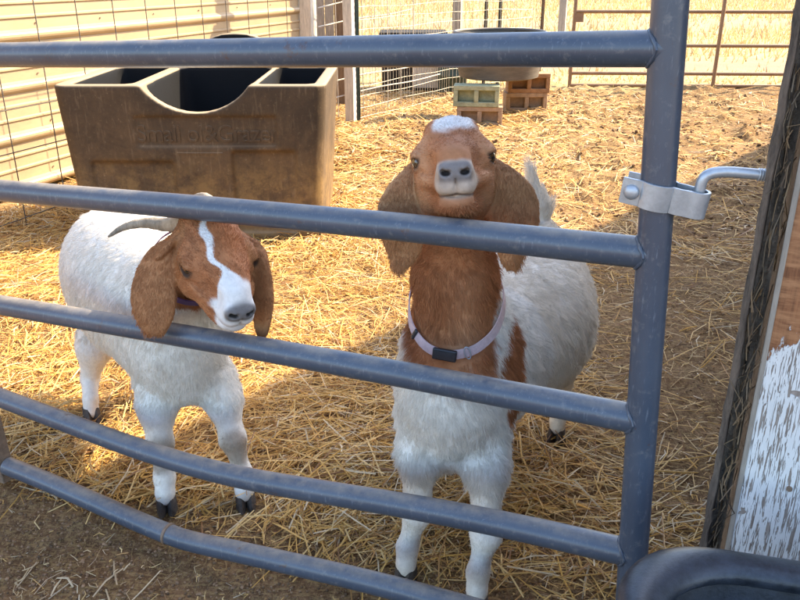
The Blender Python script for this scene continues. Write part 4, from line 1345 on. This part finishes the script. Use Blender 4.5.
BROWN = np.array([0.37, 0.155, 0.066]); WHITE = np.array([0.82, 0.775, 0.70])
def lerp3(a, b, t): return a * (1 - t[:, None]) + b * t[:, None]
def n3(P, f, seed): return fbm(P[:, 0] * f + P[:, 1] * f * 0.71, P[:, 2] * f - P[:, 1] * f * 0.37, 3, seed) - 0.5
def near_pts(P, pts, r):
    d = np.full(len(P), 9.0)
    for a in pts: d = np.minimum(d, np.linalg.norm(P - a, axis=1))
    return (d < r).astype(float)
V3 = lambda *a: np.array(a, float)
A3 = lambda v: np.array(v[:], float)

# ---------------------------------------------------------------- goat on the right, looking up over the rail
e_mid = A3(at_y(453.5, 161, 1.43))
H1 = Frame(e_mid, (-0.050, -0.985, 0.135), (0.995, -0.05, 0.085), 1.0)
xs = axis_coords(-0.16, 0.66, -0.075, 0.290, 0.0030, 0.0075)
ys = axis_coords(1.20, 2.42, 1.235, 1.545, 0.0030, 0.0075)
zs = axis_coords(0.00, 1.24, e_mid[2] - 0.175, e_mid[2] + 0.105, 0.0030, 0.0075)
f1 = Field(xs, ys, zs)
hL = at_z(406, 580); hR = at_z(476, 608); hB = at_z(556, 440)
zL, zR, zB = [float(gh(h.x, h.y)) for h in (hL, hR, hB)]
chest = V3(0.125, 1.585, 0.52)
bd = V3(0.30, 0.70, 0.0); bd /= np.linalg.norm(bd); bs = V3(bd[1], -bd[0], 0); bz = V3(0, 0, 1)
BA = (bs, bd, bz)
f1.ell(chest + bd * 0.02, (0.132, 0.155, 0.185), BA, 0.05)
f1.ell(chest + bd * 0.20 + V3(0, 0, -0.01), (0.165, 0.24, 0.195), BA, 0.08)
f1.ell(chest + bd * 0.42 + V3(0.015, 0, -0.035), (0.215, 0.26, 0.215), BA, 0.08)
f1.ell(chest + bd * 0.60 + V3(0, 0, 0.0), (0.165, 0.18, 0.175), BA, 0.08)
f1.cone(chest + V3(-0.012, -0.05, -0.02), chest + V3(-0.005, -0.02, -0.13), 0.108, 0.085, 0.05)            # brisket
# neck
nb = A3(at_y(459, 345, 1.575)); nm = A3(at_y(455, 275, 1.535)); nt = H1(0, -0.075, -0.055)
f1.cone(nb, nm, 0.098, 0.075, 0.05); f1.cone(nm, nt, 0.073, 0.066, 0.03)
f1.cone(chest + bd * 0.05 + V3(0, 0, 0.10), nm + V3(0, 0.03, 0), 0.085, 0.06, 0.06)
build_head(f1, H1)
W_ = V3(1, 0, 0)
def px3(u, v, y): return A3(at_y(u, v, y))
build_ear(f1, [(H1(-0.056, -0.050, -0.012), 0.020, (1, 0.3, 0.5)), (px3(406, 190, 1.452), 0.029, (1, 0.2, 0.35)), (px3(401, 208, 1.445), 0.044, (1, 0.1, -0.15)), (px3(403, 232, 1.440), 0.039, (1, 0.1, -0.15)), (px3(405, 250, 1.435), 0.028, (1, 0.1, 0.1)), (px3(399, 264, 1.430), 0.012, (1, 0, 0.6))], 0.0042, 0.14)
build_ear(f1, [(H1(0.056, -0.050, -0.012), 0.018, (1, -0.3, -0.5)), (px3(506, 184, 1.455), 0.031, (1, -0.2, -0.4)), (px3(514, 204, 1.450), 0.045, (1, -0.1, 0.15)), (px3(514, 228, 1.445), 0.042, (1, -0.1, 0.25)), (px3(512, 248, 1.440), 0.027, (1, -0.1, 0.15)), (px3(512, 262, 1.436), 0.013, (1, 0, 0.0))], 0.0042, -0.14)
EARS1 = np.concatenate(EAR_PTS); EAR_PTS.clear()
# fore legs
def fore(fd, sh, kn, ho, z0, rk=(0.050, 0.035, 0.0245, 0.0225, 0.0225)):
    ho = V3(ho[0], ho[1], z0)
    el = sh + (kn - sh) * 0.35
    ft = ho + V3(0, 0.010, 0.088) + (kn - ho) * V3(0.12, 0.12, 0)
    build_leg(fd, [(sh, rk[0]), (el, rk[0] * 0.88), (kn + (sh - kn) * 0.15, rk[1] * 0.88)], 0.04)
    build_leg(fd, [(kn + (sh - kn) * 0.15, rk[1] * 0.88), (kn, rk[1] * 1.0), (kn + (ft - kn) * 0.25, rk[2]), (ft + (kn - ft) * 0.15, rk[3])], 0.012)
    build_leg(fd, [(ft + (kn - ft) * 0.15, rk[3]), (ft, rk[3] * 1.12), (ho + V3(0, -0.002, 0.052), rk[4] * 1.0), (ho + V3(0, -0.004, 0.040), rk[4] * 0.90)], 0.012)
shL = px3(420, 420, 1.56); knL = px3(417, 512, 1.515); shR = px3(487, 425, 1.54); knR = px3(486, 535, 1.455)
fore(f1, shL, knL, hL, zL); fore(f1, shR, knR, hR, zR)
# hind legs
def hind(fd, hip, ho, z0, fw, s=1.0):
    ho = V3(ho[0], ho[1], z0)
    st = hip * 0.55 + ho * 0.45 + V3(fw[0] * 0.06, fw[1] * 0.06, 0.02); hk = ho + V3(-fw[0] * 0.04, -fw[1] * 0.04, 0.19)
    build_leg(fd, [(hip, 0.095 * s), (st, 0.060 * s), (hk, 0.029 * s)], 0.05)
    build_leg(fd, [(hk, 0.029 * s), (ho + V3(0, 0, 0.075), 0.023 * s), (ho + V3(0, 0, 0.05), 0.024 * s)], 0.012)
fw1 = -bd
hip = chest + bd * 0.62
hB2 = V3(hB.x - bs[0] * 0.20, hB.y - bs[1] * 0.20 + 0.06, 0)
hind(f1, hip + bs * 0.085 - V3(0, 0, 0.04), hB, zB, fw1); hind(f1, hip - bs * 0.085 - V3(0, 0, 0.04), hB2, float(gh(hB2[0], hB2[1])), fw1)
# tail, carried upright
tb = chest + bd * 0.70 + V3(0, 0, 0.08)
t1_, t2_, t3_ = px3(541, 236, 2.22), px3(538, 205, 2.22), px3(529, 166, 2.22)
build_leg(f1, [(tb, 0.045), (t1_, 0.036), (t2_, 0.028), (t3_, 0.008)], 0.03)
Vg, Fg = f1.nets(); Vg = relax(Vg, Fg, 2)
Ng, Ar = normals_of(Vg, Fg)
neck_lo, neck_hi = nb, nt
def paint1(P):
    r_, f_, u_ = H1.local(P)
    nz = n3(P, 24, 3); nf = n3(P, 90, 5)
    ba = nt - nb; h = np.clip(((P - nb) @ ba) / (ba @ ba), -0.6, 1.2)
    dist = np.linalg.norm(P - nb - h[:, None] * ba, axis=1)
    neck = sstep(-0.30, -0.16, h + 0.20 * nz - 3.2 * np.clip(np.abs(P[:, 0] - nb[0] + 0.006) - 0.020, 0, 1) + 0.02) * (1 - sstep(0.115, 0.15, dist + 0.03 * nz))
    neck = neck * (1 - sstep(0.060, 0.074, P[:, 0] - nb[0] + 0.02 * nz) * sstep(0.80, 0.72, P[:, 2]))
    neck = np.maximum(neck, sstep(-0.03, 0.03, h - 0.35) * (1 - sstep(0.13, 0.16, dist)))
    head = 1 - sstep(0.19, 0.22, np.linalg.norm((P - H1(0, 0, -0.03)), axis=1))
    pc = px3(511, 372, 1.54)
    pd = ((P[:, 0] - pc[0]) / 0.036) ** 2 + ((P[:, 1] - pc[1]) / 0.080) ** 2 + ((P[:, 2] - pc[2]) / 0.118) ** 2
    patch = 1 - sstep(0.8, 1.15, pd + 1.2 * nz)
    tail = sstep(2.0, 2.1, P[:, 1])
    br = np.clip(np.maximum(np.maximum(neck, head), patch), 0, 1) * (1 - tail)
    bc = BROWN[None] * (1 + 0.22 * nz[:, None] + 0.4 * nf[:, None])
    # throat and cheeks are lighter tan, bridge a little redder
    lite = sstep(0.05, 0.0, np.abs(P[:, 0] - nb[0])) * (1 - head) * 0.25
    bc = lerp3(bc, np.array([0.58, 0.33, 0.18])[None], lite * 1.6)
    cheek = head * sstep(0.03, 0.055, np.abs(r_)) * sstep(-0.08, 0.0, f_) * 0.45
    bc = lerp3(bc, np.array([0.56, 0.30, 0.155])[None], cheek * 1.4)
    ear = np.maximum(head * sstep(0.068, 0.085, np.abs(r_)), near_pts(P, EARS1, 0.05) * (np.abs(r_) > 0.066))
    br = np.maximum(br, ear)
    bc = lerp3(bc, np.array([0.42, 0.215, 0.10])[None] * (1 + 0.2 * nz[:, None]), ear)
    wc = WHITE[None] * (1 + 0.05 * nz[:, None]) * np.where(P[:, 1:2] > 1.7, np.array([[1.0, 0.96, 0.90]]), np.array([[1, 1, 1.0]]))
    stain = sstep(0.05, 0.30, n3(P, 7, 33)) * 0.22 + sstep(0.42, 0.28, P[:, 2]) * 0.10
    wc = lerp3(wc, np.array([0.58, 0.47, 0.34])[None], np.clip(stain, 0, 0.6))
    dirtleg = sstep(0.28, 0.05, P[:, 2]) * np.clip(nz * 3, 0, 1) * 0.35
    wc = lerp3(wc, np.array([0.40, 0.30, 0.20])[None], dirtleg)
    c = lerp3(wc, bc, br)
    poll = sstep(0.050, 0.062, u_ + 0.02 * nz) * sstep(0.044, 0.032, np.abs(r_ - 0.004) + 0.02 * nz) * sstep(-0.10, -0.07, f_) * head
    c = lerp3(c, np.array([0.72, 0.70, 0.68])[None], poll)
    # pale grey muzzle
    muz = head * sstep(0.104, 0.132, f_ + 0.05 * nz - 2.4 * np.clip(u_ - 0.001, 0, 1)) * sstep(-0.054, -0.046, u_)
    c = lerp3(c, np.array([0.44, 0.345, 0.27])[None] * (1 + 0.3 * nf[:, None]), muz)
    chin = head * sstep(0.10, 0.125, f_) * sstep(-0.044, -0.052, u_) * 0.4
    c = lerp3(c, np.array([0.40, 0.22, 0.13])[None], chin)
    pad = head * sstep(0.136, 0.148, f_) * sstep(-0.026, -0.016, u_) * sstep(0.016, 0.008, u_) * sstep(0.030, 0.024, np.abs(r_))
    c = lerp3(c, np.array([0.20, 0.17, 0.155])[None], pad)
    nost = head * np.maximum(1 - sstep(0.5, 1.3, ((np.abs(r_) - 0.0155) / 0.0085) ** 2 + ((u_ + 0.0065) / 0.0048) ** 2), 0) * sstep(0.13, 0.14, f_)
    c = lerp3(c, np.array([0.02, 0.016, 0.015])[None], nost)
    mouth = head * sstep(0.0032, 0.0012, np.abs(u_ + 0.0416 + 0.20 * np.abs(r_))) * sstep(0.095, 0.105, f_) * sstep(0.040, 0.033, np.abs(r_)) * 0.75
    c = lerp3(c, np.array([0.06, 0.04, 0.035])[None], mouth)
    for q in (-1, 1):
        de = np.linalg.norm(np.stack([r_ - q * 0.060, (f_ - 0.020) * 0.8, u_ - 0.0035], 1), axis=1)
        c = lerp3(c, np.array([0.045, 0.028, 0.022])[None], sstep(0.021, 0.0155, de) * head)
    return np.clip(c, 0.005, 0.95)
goat1 = empty('goat', (chest[0] + bd[0] * 0.3, chest[1] + bd[1] * 0.3, 0), 'white goat with brown head and neck raising its chin over the rail', 'goat', 'goats at the gate')
me = mesh_np(Vg, Fg, paint1(Vg).astype(np.float32))
link('body', me, M['skin'], goat1, True)
for q in (-1, 1):
    add_eye(goat1, H1(q * 0.0575, 0.0205, 0.0035), H1.R * q * 0.80 + H1.F * 0.60, 0.0170)
for p, z0, fw in ((hL, zL, (-0.25, -1)), (hR, zR, (-0.1, -1)), (hB, zB, fw1[:2]), (hB2, float(gh(hB2[0], hB2[1])), fw1[:2])):
    hoof_parts(goat1, (p[0], p[1], z0 + 0.001), fw, 1.05)
a_, b_, c_ = px3(447, 352, 1.47), px3(410, 322, 1.535), px3(495, 297, 1.555)
cn = np.cross(b_ - a_, c_ - a_); cn /= np.linalg.norm(cn); cn = cn if cn[2] > 0 else -cn
cc0 = (nb + (nm - nb) * 0.25); cc0 = cc0 - cn * ((cc0 - a_) @ cn)
def flow1(P):
    r_, f_, u_ = H1.local(P)
    hd = (1 - sstep(0.17, 0.22, np.linalg.norm(P - H1(0, 0, -0.03), axis=1)))[:, None]
    ear = sstep(0.066, 0.08, np.abs(r_))[:, None] * hd
    body = bd[None] * 0.45 + np.array([[0, 0, -1.0]]) + 0 * P
    fl = body * (1 - hd) + (-H1.F[None] * 1.0 + H1.R[None] * (r_[:, None] * 6)) * hd
    fl = fl * (1 - ear) + np.array([[0, 0, -1.0]]) * ear
    tl = ((P[:, 1] > 2.12) & (P[:, 2] > 0.70))[:, None]
    return np.where(tl, np.array([[-0.15, 0.1, 1.0]]), fl)
def len1(P):
    r_, f_, u_ = H1.local(P)
    hd = 1 - sstep(0.16, 0.24, np.linalg.norm(P - H1(0, 0, -0.03), axis=1))
    L = 0.021 * (1 - hd) + hd * (0.0075 - 0.0048 * sstep(0.09, 0.135, f_) + 0.0010 * sstep(0.066, 0.08, np.abs(r_)))
    L = np.where(P[:, 2] < 0.30, 0.008, L); L = np.where(P[:, 2] < 0.10, 0.0055, L)
    L = L * (1 - 0.75 * sstep(0.022, 0.012, np.abs((P - cc0) @ cn)) * (np.linalg.norm(P - cc0, axis=1) < 0.16))
    chinb = hd * sstep(-0.055, -0.07, u_) * sstep(0.04, 0.08, f_)
    L = L + 0.010 * chinb
    return np.where((P[:, 1] > 2.1) & (P[:, 2] > 0.68), 0.04, L)
def dens1(P):
    hd = 1 - sstep(0.16, 0.24, np.linalg.norm(P - H1(0, 0, -0.03), axis=1))
    r_, f_, u_ = H1.local(P)
    d = 1.0 + 3.2 * hd + 0.8 * (P[:, 1] < 1.65)
    pad = hd * sstep(0.132, 0.142, f_) * sstep(-0.03, -0.02, u_)
    eye = np.zeros(len(P))
    for q in (-1, 1):
        eye = np.maximum(eye, sstep(0.020, 0.0165, np.linalg.norm(np.stack([r_ - q * 0.060, (f_ - 0.020) * 0.8, u_ - 0.0035], 1), axis=1)))
    return d * (1 - pad) * (1 - eye) + 1e-4
grow_fur(goat1, Vg, Fg, Ng, Ar, paint1, flow1, len1, 190000, dens1)
# collar: pale pink strap, black buckle and slider
M['collar'] = m_simple('pink_strap', (0.66, 0.48, 0.47), 0.7, 0.2, 60, 0.1)
M['collar_purple'] = m_simple('purple_strap', (0.10, 0.045, 0.14), 0.7, 0.2, 60, 0.1)
col1, ring1 = ring_collar(goat1, f1, cc0, cn, 0.0098, 0.0025, M['collar'], lift=0.008)
def nearest(ring, u, v):
    best = None
    for p, d, w in ring:
        if d.y > 0.2: continue
        q = p - Vector((0, 0, CAM_H)); cf = Vector((0, math.cos(PITCH), -math.sin(PITCH))); cu = Vector((0, math.sin(PITCH), math.cos(PITCH)))
        uu = 400 + FOC * q.x / q.dot(cf); vv = 300 - FOC * q.dot(cu) / q.dot(cf)
        e = (uu - u) ** 2 + (vv - v) ** 2
        if best is None or e < best[0]: best = (e, p, d, w)
    return best[1], best[2], best[3]
cnv = Vector(cn)
def on_strap(ring, u, v, L, Hh, T, name, mat):
    p, d, w = nearest(ring, u, v); t = w.cross(d).normalized()
    return MB().box(p + d * (T / 2 + 0.001), (L, T, Hh), (t, d, w)).build(name, mat, col1, bevel=0.003)
on_strap(ring1, 447, 353, 0.050, 0.024, 0.011, 'buckle', M['black_plastic'])
on_strap(ring1, 413, 336, 0.010, 0.027, 0.006, 'slider', M['black_plastic'])
p, d, w = nearest(ring1, 466, 345); t = w.cross(d).normalized()
MB().tube([p + d * 0.006 + (t * math.cos(a) * 0.006 + w * math.sin(a) * 0.013) for a in np.linspace(0, 2 * math.pi, 17)], 0.0014, 8).build('ring', M['galv'], col1, smooth=True)

# ---------------------------------------------------------------- horned goat on the left, head through the gate
e2 = A3(at_y(216, 258, 1.565))
H2 = Frame(e2, (0.45, -0.80, -0.42), (0.87, 0.48, -0.03), 1.06)
xs = axis_coords(-1.18, -0.12, e2[0] - 0.165, e2[0] + 0.175, 0.0032, 0.0078)
ys = axis_coords(1.30, 2.66, e2[1] - 0.175, e2[1] + 0.125, 0.0032, 0.0078)
zs = axis_coords(0.00, 1.06, e2[2] - 0.185, e2[2] + 0.095, 0.0032, 0.0078)
f2 = Field(xs, ys, zs)
gL = at_z(168, 513); gR = at_z(246, 505); gB = at_z(93, 422)
wL, wR, wB = [float(gh(h.x, h.y)) for h in (gL, gR, gB)]
ch2 = A3(at_y(172, 318, 1.93)); ch2[2] = 0.515
b2 = V3(-0.53, 0.85, 0); b2 /= np.linalg.norm(b2); s2 = V3(b2[1], -b2[0], 0); B2 = (s2, b2, bz)
f2.ell(ch2, (0.150, 0.165, 0.205), B2, 0.05)
f2.ell(ch2 + b2 * 0.20 + V3(0, 0, -0.005), (0.175, 0.25, 0.215), B2, 0.08)
f2.ell(ch2 + b2 * 0.36 + V3(0, 0, -0.01), (0.195, 0.24, 0.215), B2, 0.08)
f2.ell(ch2 + b2 * 0.50 + V3(0, 0, 0.0), (0.165, 0.17, 0.175), B2, 0.08)
f2.cone(ch2 + V3(0.02, -0.06, -0.04), ch2 + V3(0.03, -0.03, -0.15), 0.10, 0.085, 0.05)
n2b = ch2 + V3(0.04, -0.06, 0.10); n2t = H2(0, -0.085, -0.05)
f2.cone(n2b, n2t, 0.105, 0.068, 0.05)
f2.cone(ch2 + V3(0.02, 0.02, 0.03), n2b, 0.12, 0.10, 0.06)
build_head(f2, H2, 0.008)
# ears: the near one hangs over the rail, the far one falls beside the cheek
build_ear(f2, [(H2(-0.056, -0.062, 0.006), 0.018, (0.4, -0.5, 0.5)), (px3(158, 252, 1.590), 0.030, (0.8, -0.3, 0.5)), (px3(153, 275, 1.570), 0.043, (1, -0.2, 0.25)), (px3(152, 298, 1.556), 0.048, (1, -0.2, 0.05)), (px3(152, 317, 1.548), 0.040, (1, -0.2, -0.1)), (px3(154, 329, 1.543), 0.022, (1, -0.2, 0))], 0.0046, -0.12)
build_ear(f2, [(H2(0.056, -0.062, 0.004), 0.018, (0.4, 0.5, -0.3)), (px3(251, 250, 1.600), 0.026, (0.9, 0.1, -0.2)), (px3(259, 272, 1.580), 0.030, (0.9, -0.5, 0.0)), (px3(263, 295, 1.565), 0.027, (0.8, -0.5, 0)), (px3(263, 316, 1.555), 0.021, (0.8, -0.5, 0)), (px3(262, 330, 1.552), 0.013, (0.8, -0.5, 0))], 0.0046, 0.10)
EARS2 = np.concatenate(EAR_PTS)
sl_, kl_ = px3(155, 385, 1.90), px3(160, 445, 1.83); sr_, kr_ = px3(218, 378, 1.91), px3(233, 440, 1.85)
fore(f2, sl_, kl_, gL, wL, (0.052, 0.037, 0.026, 0.024, 0.0245)); fore(f2, sr_, kr_, gR, wR, (0.050, 0.036, 0.025, 0.0235, 0.0245))
hip2 = ch2 + b2 * 0.52 - V3(0, 0, 0.04); fw2 = -b2
gB2 = V3(gB.x + 0.20, gB.y + 0.13, 0)
build_leg(f2, [(px3(108, 300, 2.34), 0.085), (px3(95, 345, 2.32), 0.050), (px3(90, 378, 2.33), 0.029)], 0.05); build_leg(f2, [(px3(90, 378, 2.33), 0.029), (V3(gB.x, gB.y + 0.01, 0.08), 0.0225), (V3(gB.x, gB.y, 0.042), 0.025)], 0.012); hind(f2, hip2 + s2 * 0.09, gB2, float(gh(gB2[0], gB2[1])), fw2)
build_leg(f2, [(ch2 + b2 * 0.62 + V3(0, 0, 0.06), 0.035), (ch2 + b2 * 0.70 + V3(0, 0, 0.06), 0.028), (ch2 + b2 * 0.74 + V3(0, 0, -0.04), 0.012)], 0.03)
V2, F2 = f2.nets(); V2 = relax(V2, F2, 2)
N2, Ar2 = normals_of(V2, F2)
def paint2(P):
    r_, f_, u_ = H2.local(P)
    nz = n3(P, 24, 13); nf = n3(P, 90, 15)
    ba = n2t - n2b; h = np.clip(((P - n2b) @ ba) / (ba @ ba), -0.6, 1.3)
    dist = np.linalg.norm(P - n2b - h[:, None] * ba, axis=1)
    neck = sstep(0.42, 0.52, h + 0.2 * nz) * (1 - sstep(0.13, 0.16, dist))
    head = 1 - sstep(0.185, 0.205, np.linalg.norm((P - H2(0, -0.01, -0.03)), axis=1) / H2.s)
    ear = np.maximum.reduce([head * sstep(0.064, 0.078, np.abs(r_)), near_pts(P, EARS2, 0.050) * (np.abs(r_) > 0.045), near_pts(P, EARS2[18:], 0.036)])
    br = np.clip(np.maximum(np.maximum(neck, head), ear), 0, 1)
    bc = np.array([0.36, 0.145, 0.058])[None] * (1 + 0.25 * nz[:, None] + 0.4 * nf[:, None])
    bc = lerp3(bc, np.array([0.42, 0.19, 0.075])[None], head * sstep(0.025, 0.05, np.abs(r_)) * sstep(0.0, -0.05, u_) * 0.5)
    bc = lerp3(bc, np.array([0.34, 0.155, 0.064])[None] * (1 + 0.25 * nz[:, None]), ear)
    wc = WHITE[None] * (1 + 0.05 * nz[:, None])
    stain = sstep(0.05, 0.30, n3(P, 7, 43)) * 0.20 + sstep(0.42, 0.28, P[:, 2]) * 0.10
    wc = lerp3(wc, np.array([0.58, 0.47, 0.34])[None], np.clip(stain, 0, 0.6))
    for k_ in (kl_, kr_):
        sm_ = 1 - sstep(0.03, 0.055, np.linalg.norm((P - (k_ + V3(0.012, -0.03, -0.01))) * V3(1, 1, 0.8), axis=1) + 0.02 * nz)
        wc = lerp3(wc, np.array([0.27, 0.20, 0.14])[None], sm_ * 0.8)
    low = sstep(0.25, 0.04, P[:, 2]) * np.clip(nz * 3, 0, 1) * 0.35
    wc = lerp3(wc, np.array([0.42, 0.32, 0.21])[None], low)
    c = lerp3(wc, bc, br)
    mid = np.interp(f_, [-0.09, -0.05, 0.0, 0.04, 0.08, 0.12], [-0.002, -0.010, -0.027, -0.026, -0.020, -0.010])
    mid = mid + 0.004 * np.sin(f_ * 90)
    wd = 0.0052 + 0.0016 * np.sin(f_ * 55 + 1) + 0.022 * sstep(0.085, 0.120, f_)
    blaze = sstep(1.25, 0.85, np.abs(r_ - mid) / wd + 0.9 * nz) * sstep(-0.095, -0.075, f_) * head * sstep(-0.052, -0.040, u_ - 0.012 * sstep(0.05, 0.1, f_))
    muz = head * sstep(0.105, 0.120, f_ + 0.04 * nz) * (np.abs(r_) < 0.045) 
    c = lerp3(c, np.array([0.73, 0.70, 0.66])[None], np.clip(np.maximum(blaze * (f_ < 0.135), muz), 0, 1))
    lip = head * sstep(0.125, 0.138, f_) * sstep(-0.02, -0.034, u_) * 0.5
    c = lerp3(c, np.array([0.42, 0.32, 0.27])[None], lip)
    pad = head * sstep(0.136, 0.149, f_ - 0.1 * np.clip(u_, 0, 1)) * sstep(-0.028, -0.016, u_)
    c = lerp3(c, np.array([0.16, 0.145, 0.14])[None], pad)
    nost = head * (1 - sstep(0.5, 1.3, ((np.abs(r_) - 0.0155) / 0.0085) ** 2 + ((u_ + 0.0065) / 0.0048) ** 2)) * sstep(0.13, 0.14, f_)
    c = lerp3(c, np.array([0.015, 0.013, 0.012])[None], nost)
    mouth = head * sstep(0.0032, 0.0012, np.abs(u_ + 0.0416 + 0.20 * np.abs(r_))) * sstep(0.095, 0.105, f_) * sstep(0.040, 0.033, np.abs(r_)) * 0.75
    c = lerp3(c, np.array([0.07, 0.045, 0.035])[None], mouth)
    for q in (-1, 1):
        de = np.linalg.norm(np.stack([r_ - q * 0.060, (f_ - 0.020) * 0.8, u_ - 0.0035], 1), axis=1)
        c = lerp3(c, np.array([0.06, 0.032, 0.02])[None], sstep(0.0205, 0.0155, de) * head)
    return np.clip(c, 0.005, 0.95)
goat2 = empty('goat', (ch2[0] + b2[0] * 0.25, ch2[1] + b2[1] * 0.25, 0), 'horned white goat with white blaze on brown face poking through the gate', 'goat', 'goats at the gate')
link('body', mesh_np(V2, F2, paint2(V2).astype(np.float32)), M['skin'], goat2, True)
for q in (-1, 1):
    add_eye(goat2, H2(q * 0.0560, 0.0195, 0.0030), H2.R * q * 0.86 + H2.F * 0.50, 0.0152)
for p, z0, fw in ((gL, wL, (0.25, -1)), (gR, wR, (0.3, -1)), (gB, wB, fw2[:2]), (gB2, float(gh(gB2[0], gB2[1])), fw2[:2])):
    hoof_parts(goat2, (p[0], p[1], z0 + 0.001), fw, 1.06)
# horns
def horn(goat, pts, r0):
    pts = smooth_path([Vector(p) for p in pts], 3); n = len(pts)
    rr = [r0 * (1 - (i / (n - 1)) ** 1.25) * (1 + 0.045 * math.sin(i * 1.9) + 0.03 * math.sin(i * 0.83)) + 0.0012 for i in range(n)]
    MB().tube(pts, rr, 16).build('horn', M['horn'], goat, smooth=True)
horn(goat2, [H2(-0.026, -0.070, 0.050), px3(170, 226, 1.70), px3(148, 222, 1.74), px3(124, 226, 1.76), px3(108, 237, 1.755)], 0.0195)
horn(goat2, [H2(0.028, -0.072, 0.050), px3(216, 210, 1.74), px3(210, 200, 1.79), px3(202, 195, 1.85), px3(192, 197, 1.89)], 0.0195)
def flow2(P):
    r_, f_, u_ = H2.local(P)
    hd = (1 - sstep(0.17, 0.21, np.linalg.norm(P - H2(0, 0, -0.03), axis=1)))[:, None]
    ear = sstep(0.064, 0.078, np.abs(r_))[:, None] * hd
    body = b2[None] * 0.45 + np.array([[0, 0, -1.0]]) + 0 * P
    fl = body * (1 - hd) + (-H2.F[None] + H2.R[None] * (r_[:, None] * 6)) * hd
    return fl * (1 - ear) + np.array([[0, 0, -1.0]]) * ear
def len2(P):
    r_, f_, u_ = H2.local(P)
    hd = 1 - sstep(0.17, 0.22, np.linalg.norm(P - H2(0, 0, -0.03), axis=1))
    L = 0.019 * (1 - hd) + hd * (0.0075 - 0.0048 * sstep(0.09, 0.135, f_) + 0.0010 * sstep(0.064, 0.078, np.abs(r_)))
    L = np.where(P[:, 2] < 0.29, 0.008, L); return np.where(P[:, 2] < 0.10, 0.0055, L)
def dens2(P):
    hd = 1 - sstep(0.17, 0.22, np.linalg.norm(P - H2(0, 0, -0.03), axis=1))
    r_, f_, u_ = H2.local(P)
    pad = hd * sstep(0.132, 0.142, f_) * sstep(-0.03, -0.02, u_); eye = np.zeros(len(P))
    for q in (-1, 1):
        eye = np.maximum(eye, sstep(0.020, 0.0165, np.linalg.norm(np.stack([r_ - q * 0.060, (f_ - 0.020) * 0.8, u_ - 0.0035], 1), axis=1)))
    return (1.0 + 3.2 * hd) * (1 - pad) * (1 - eye) + 1e-4
grow_fur(goat2, V2, F2, N2, Ar2, paint2, flow2, len2, 170000, dens2)
cn2 = (n2t - n2b); cn2 /= np.linalg.norm(cn2)
ring_collar(goat2, f2, n2b + (n2t - n2b) * 0.66, cn2, 0.011, 0.0025, M['collar_purple'], lift=0.008)
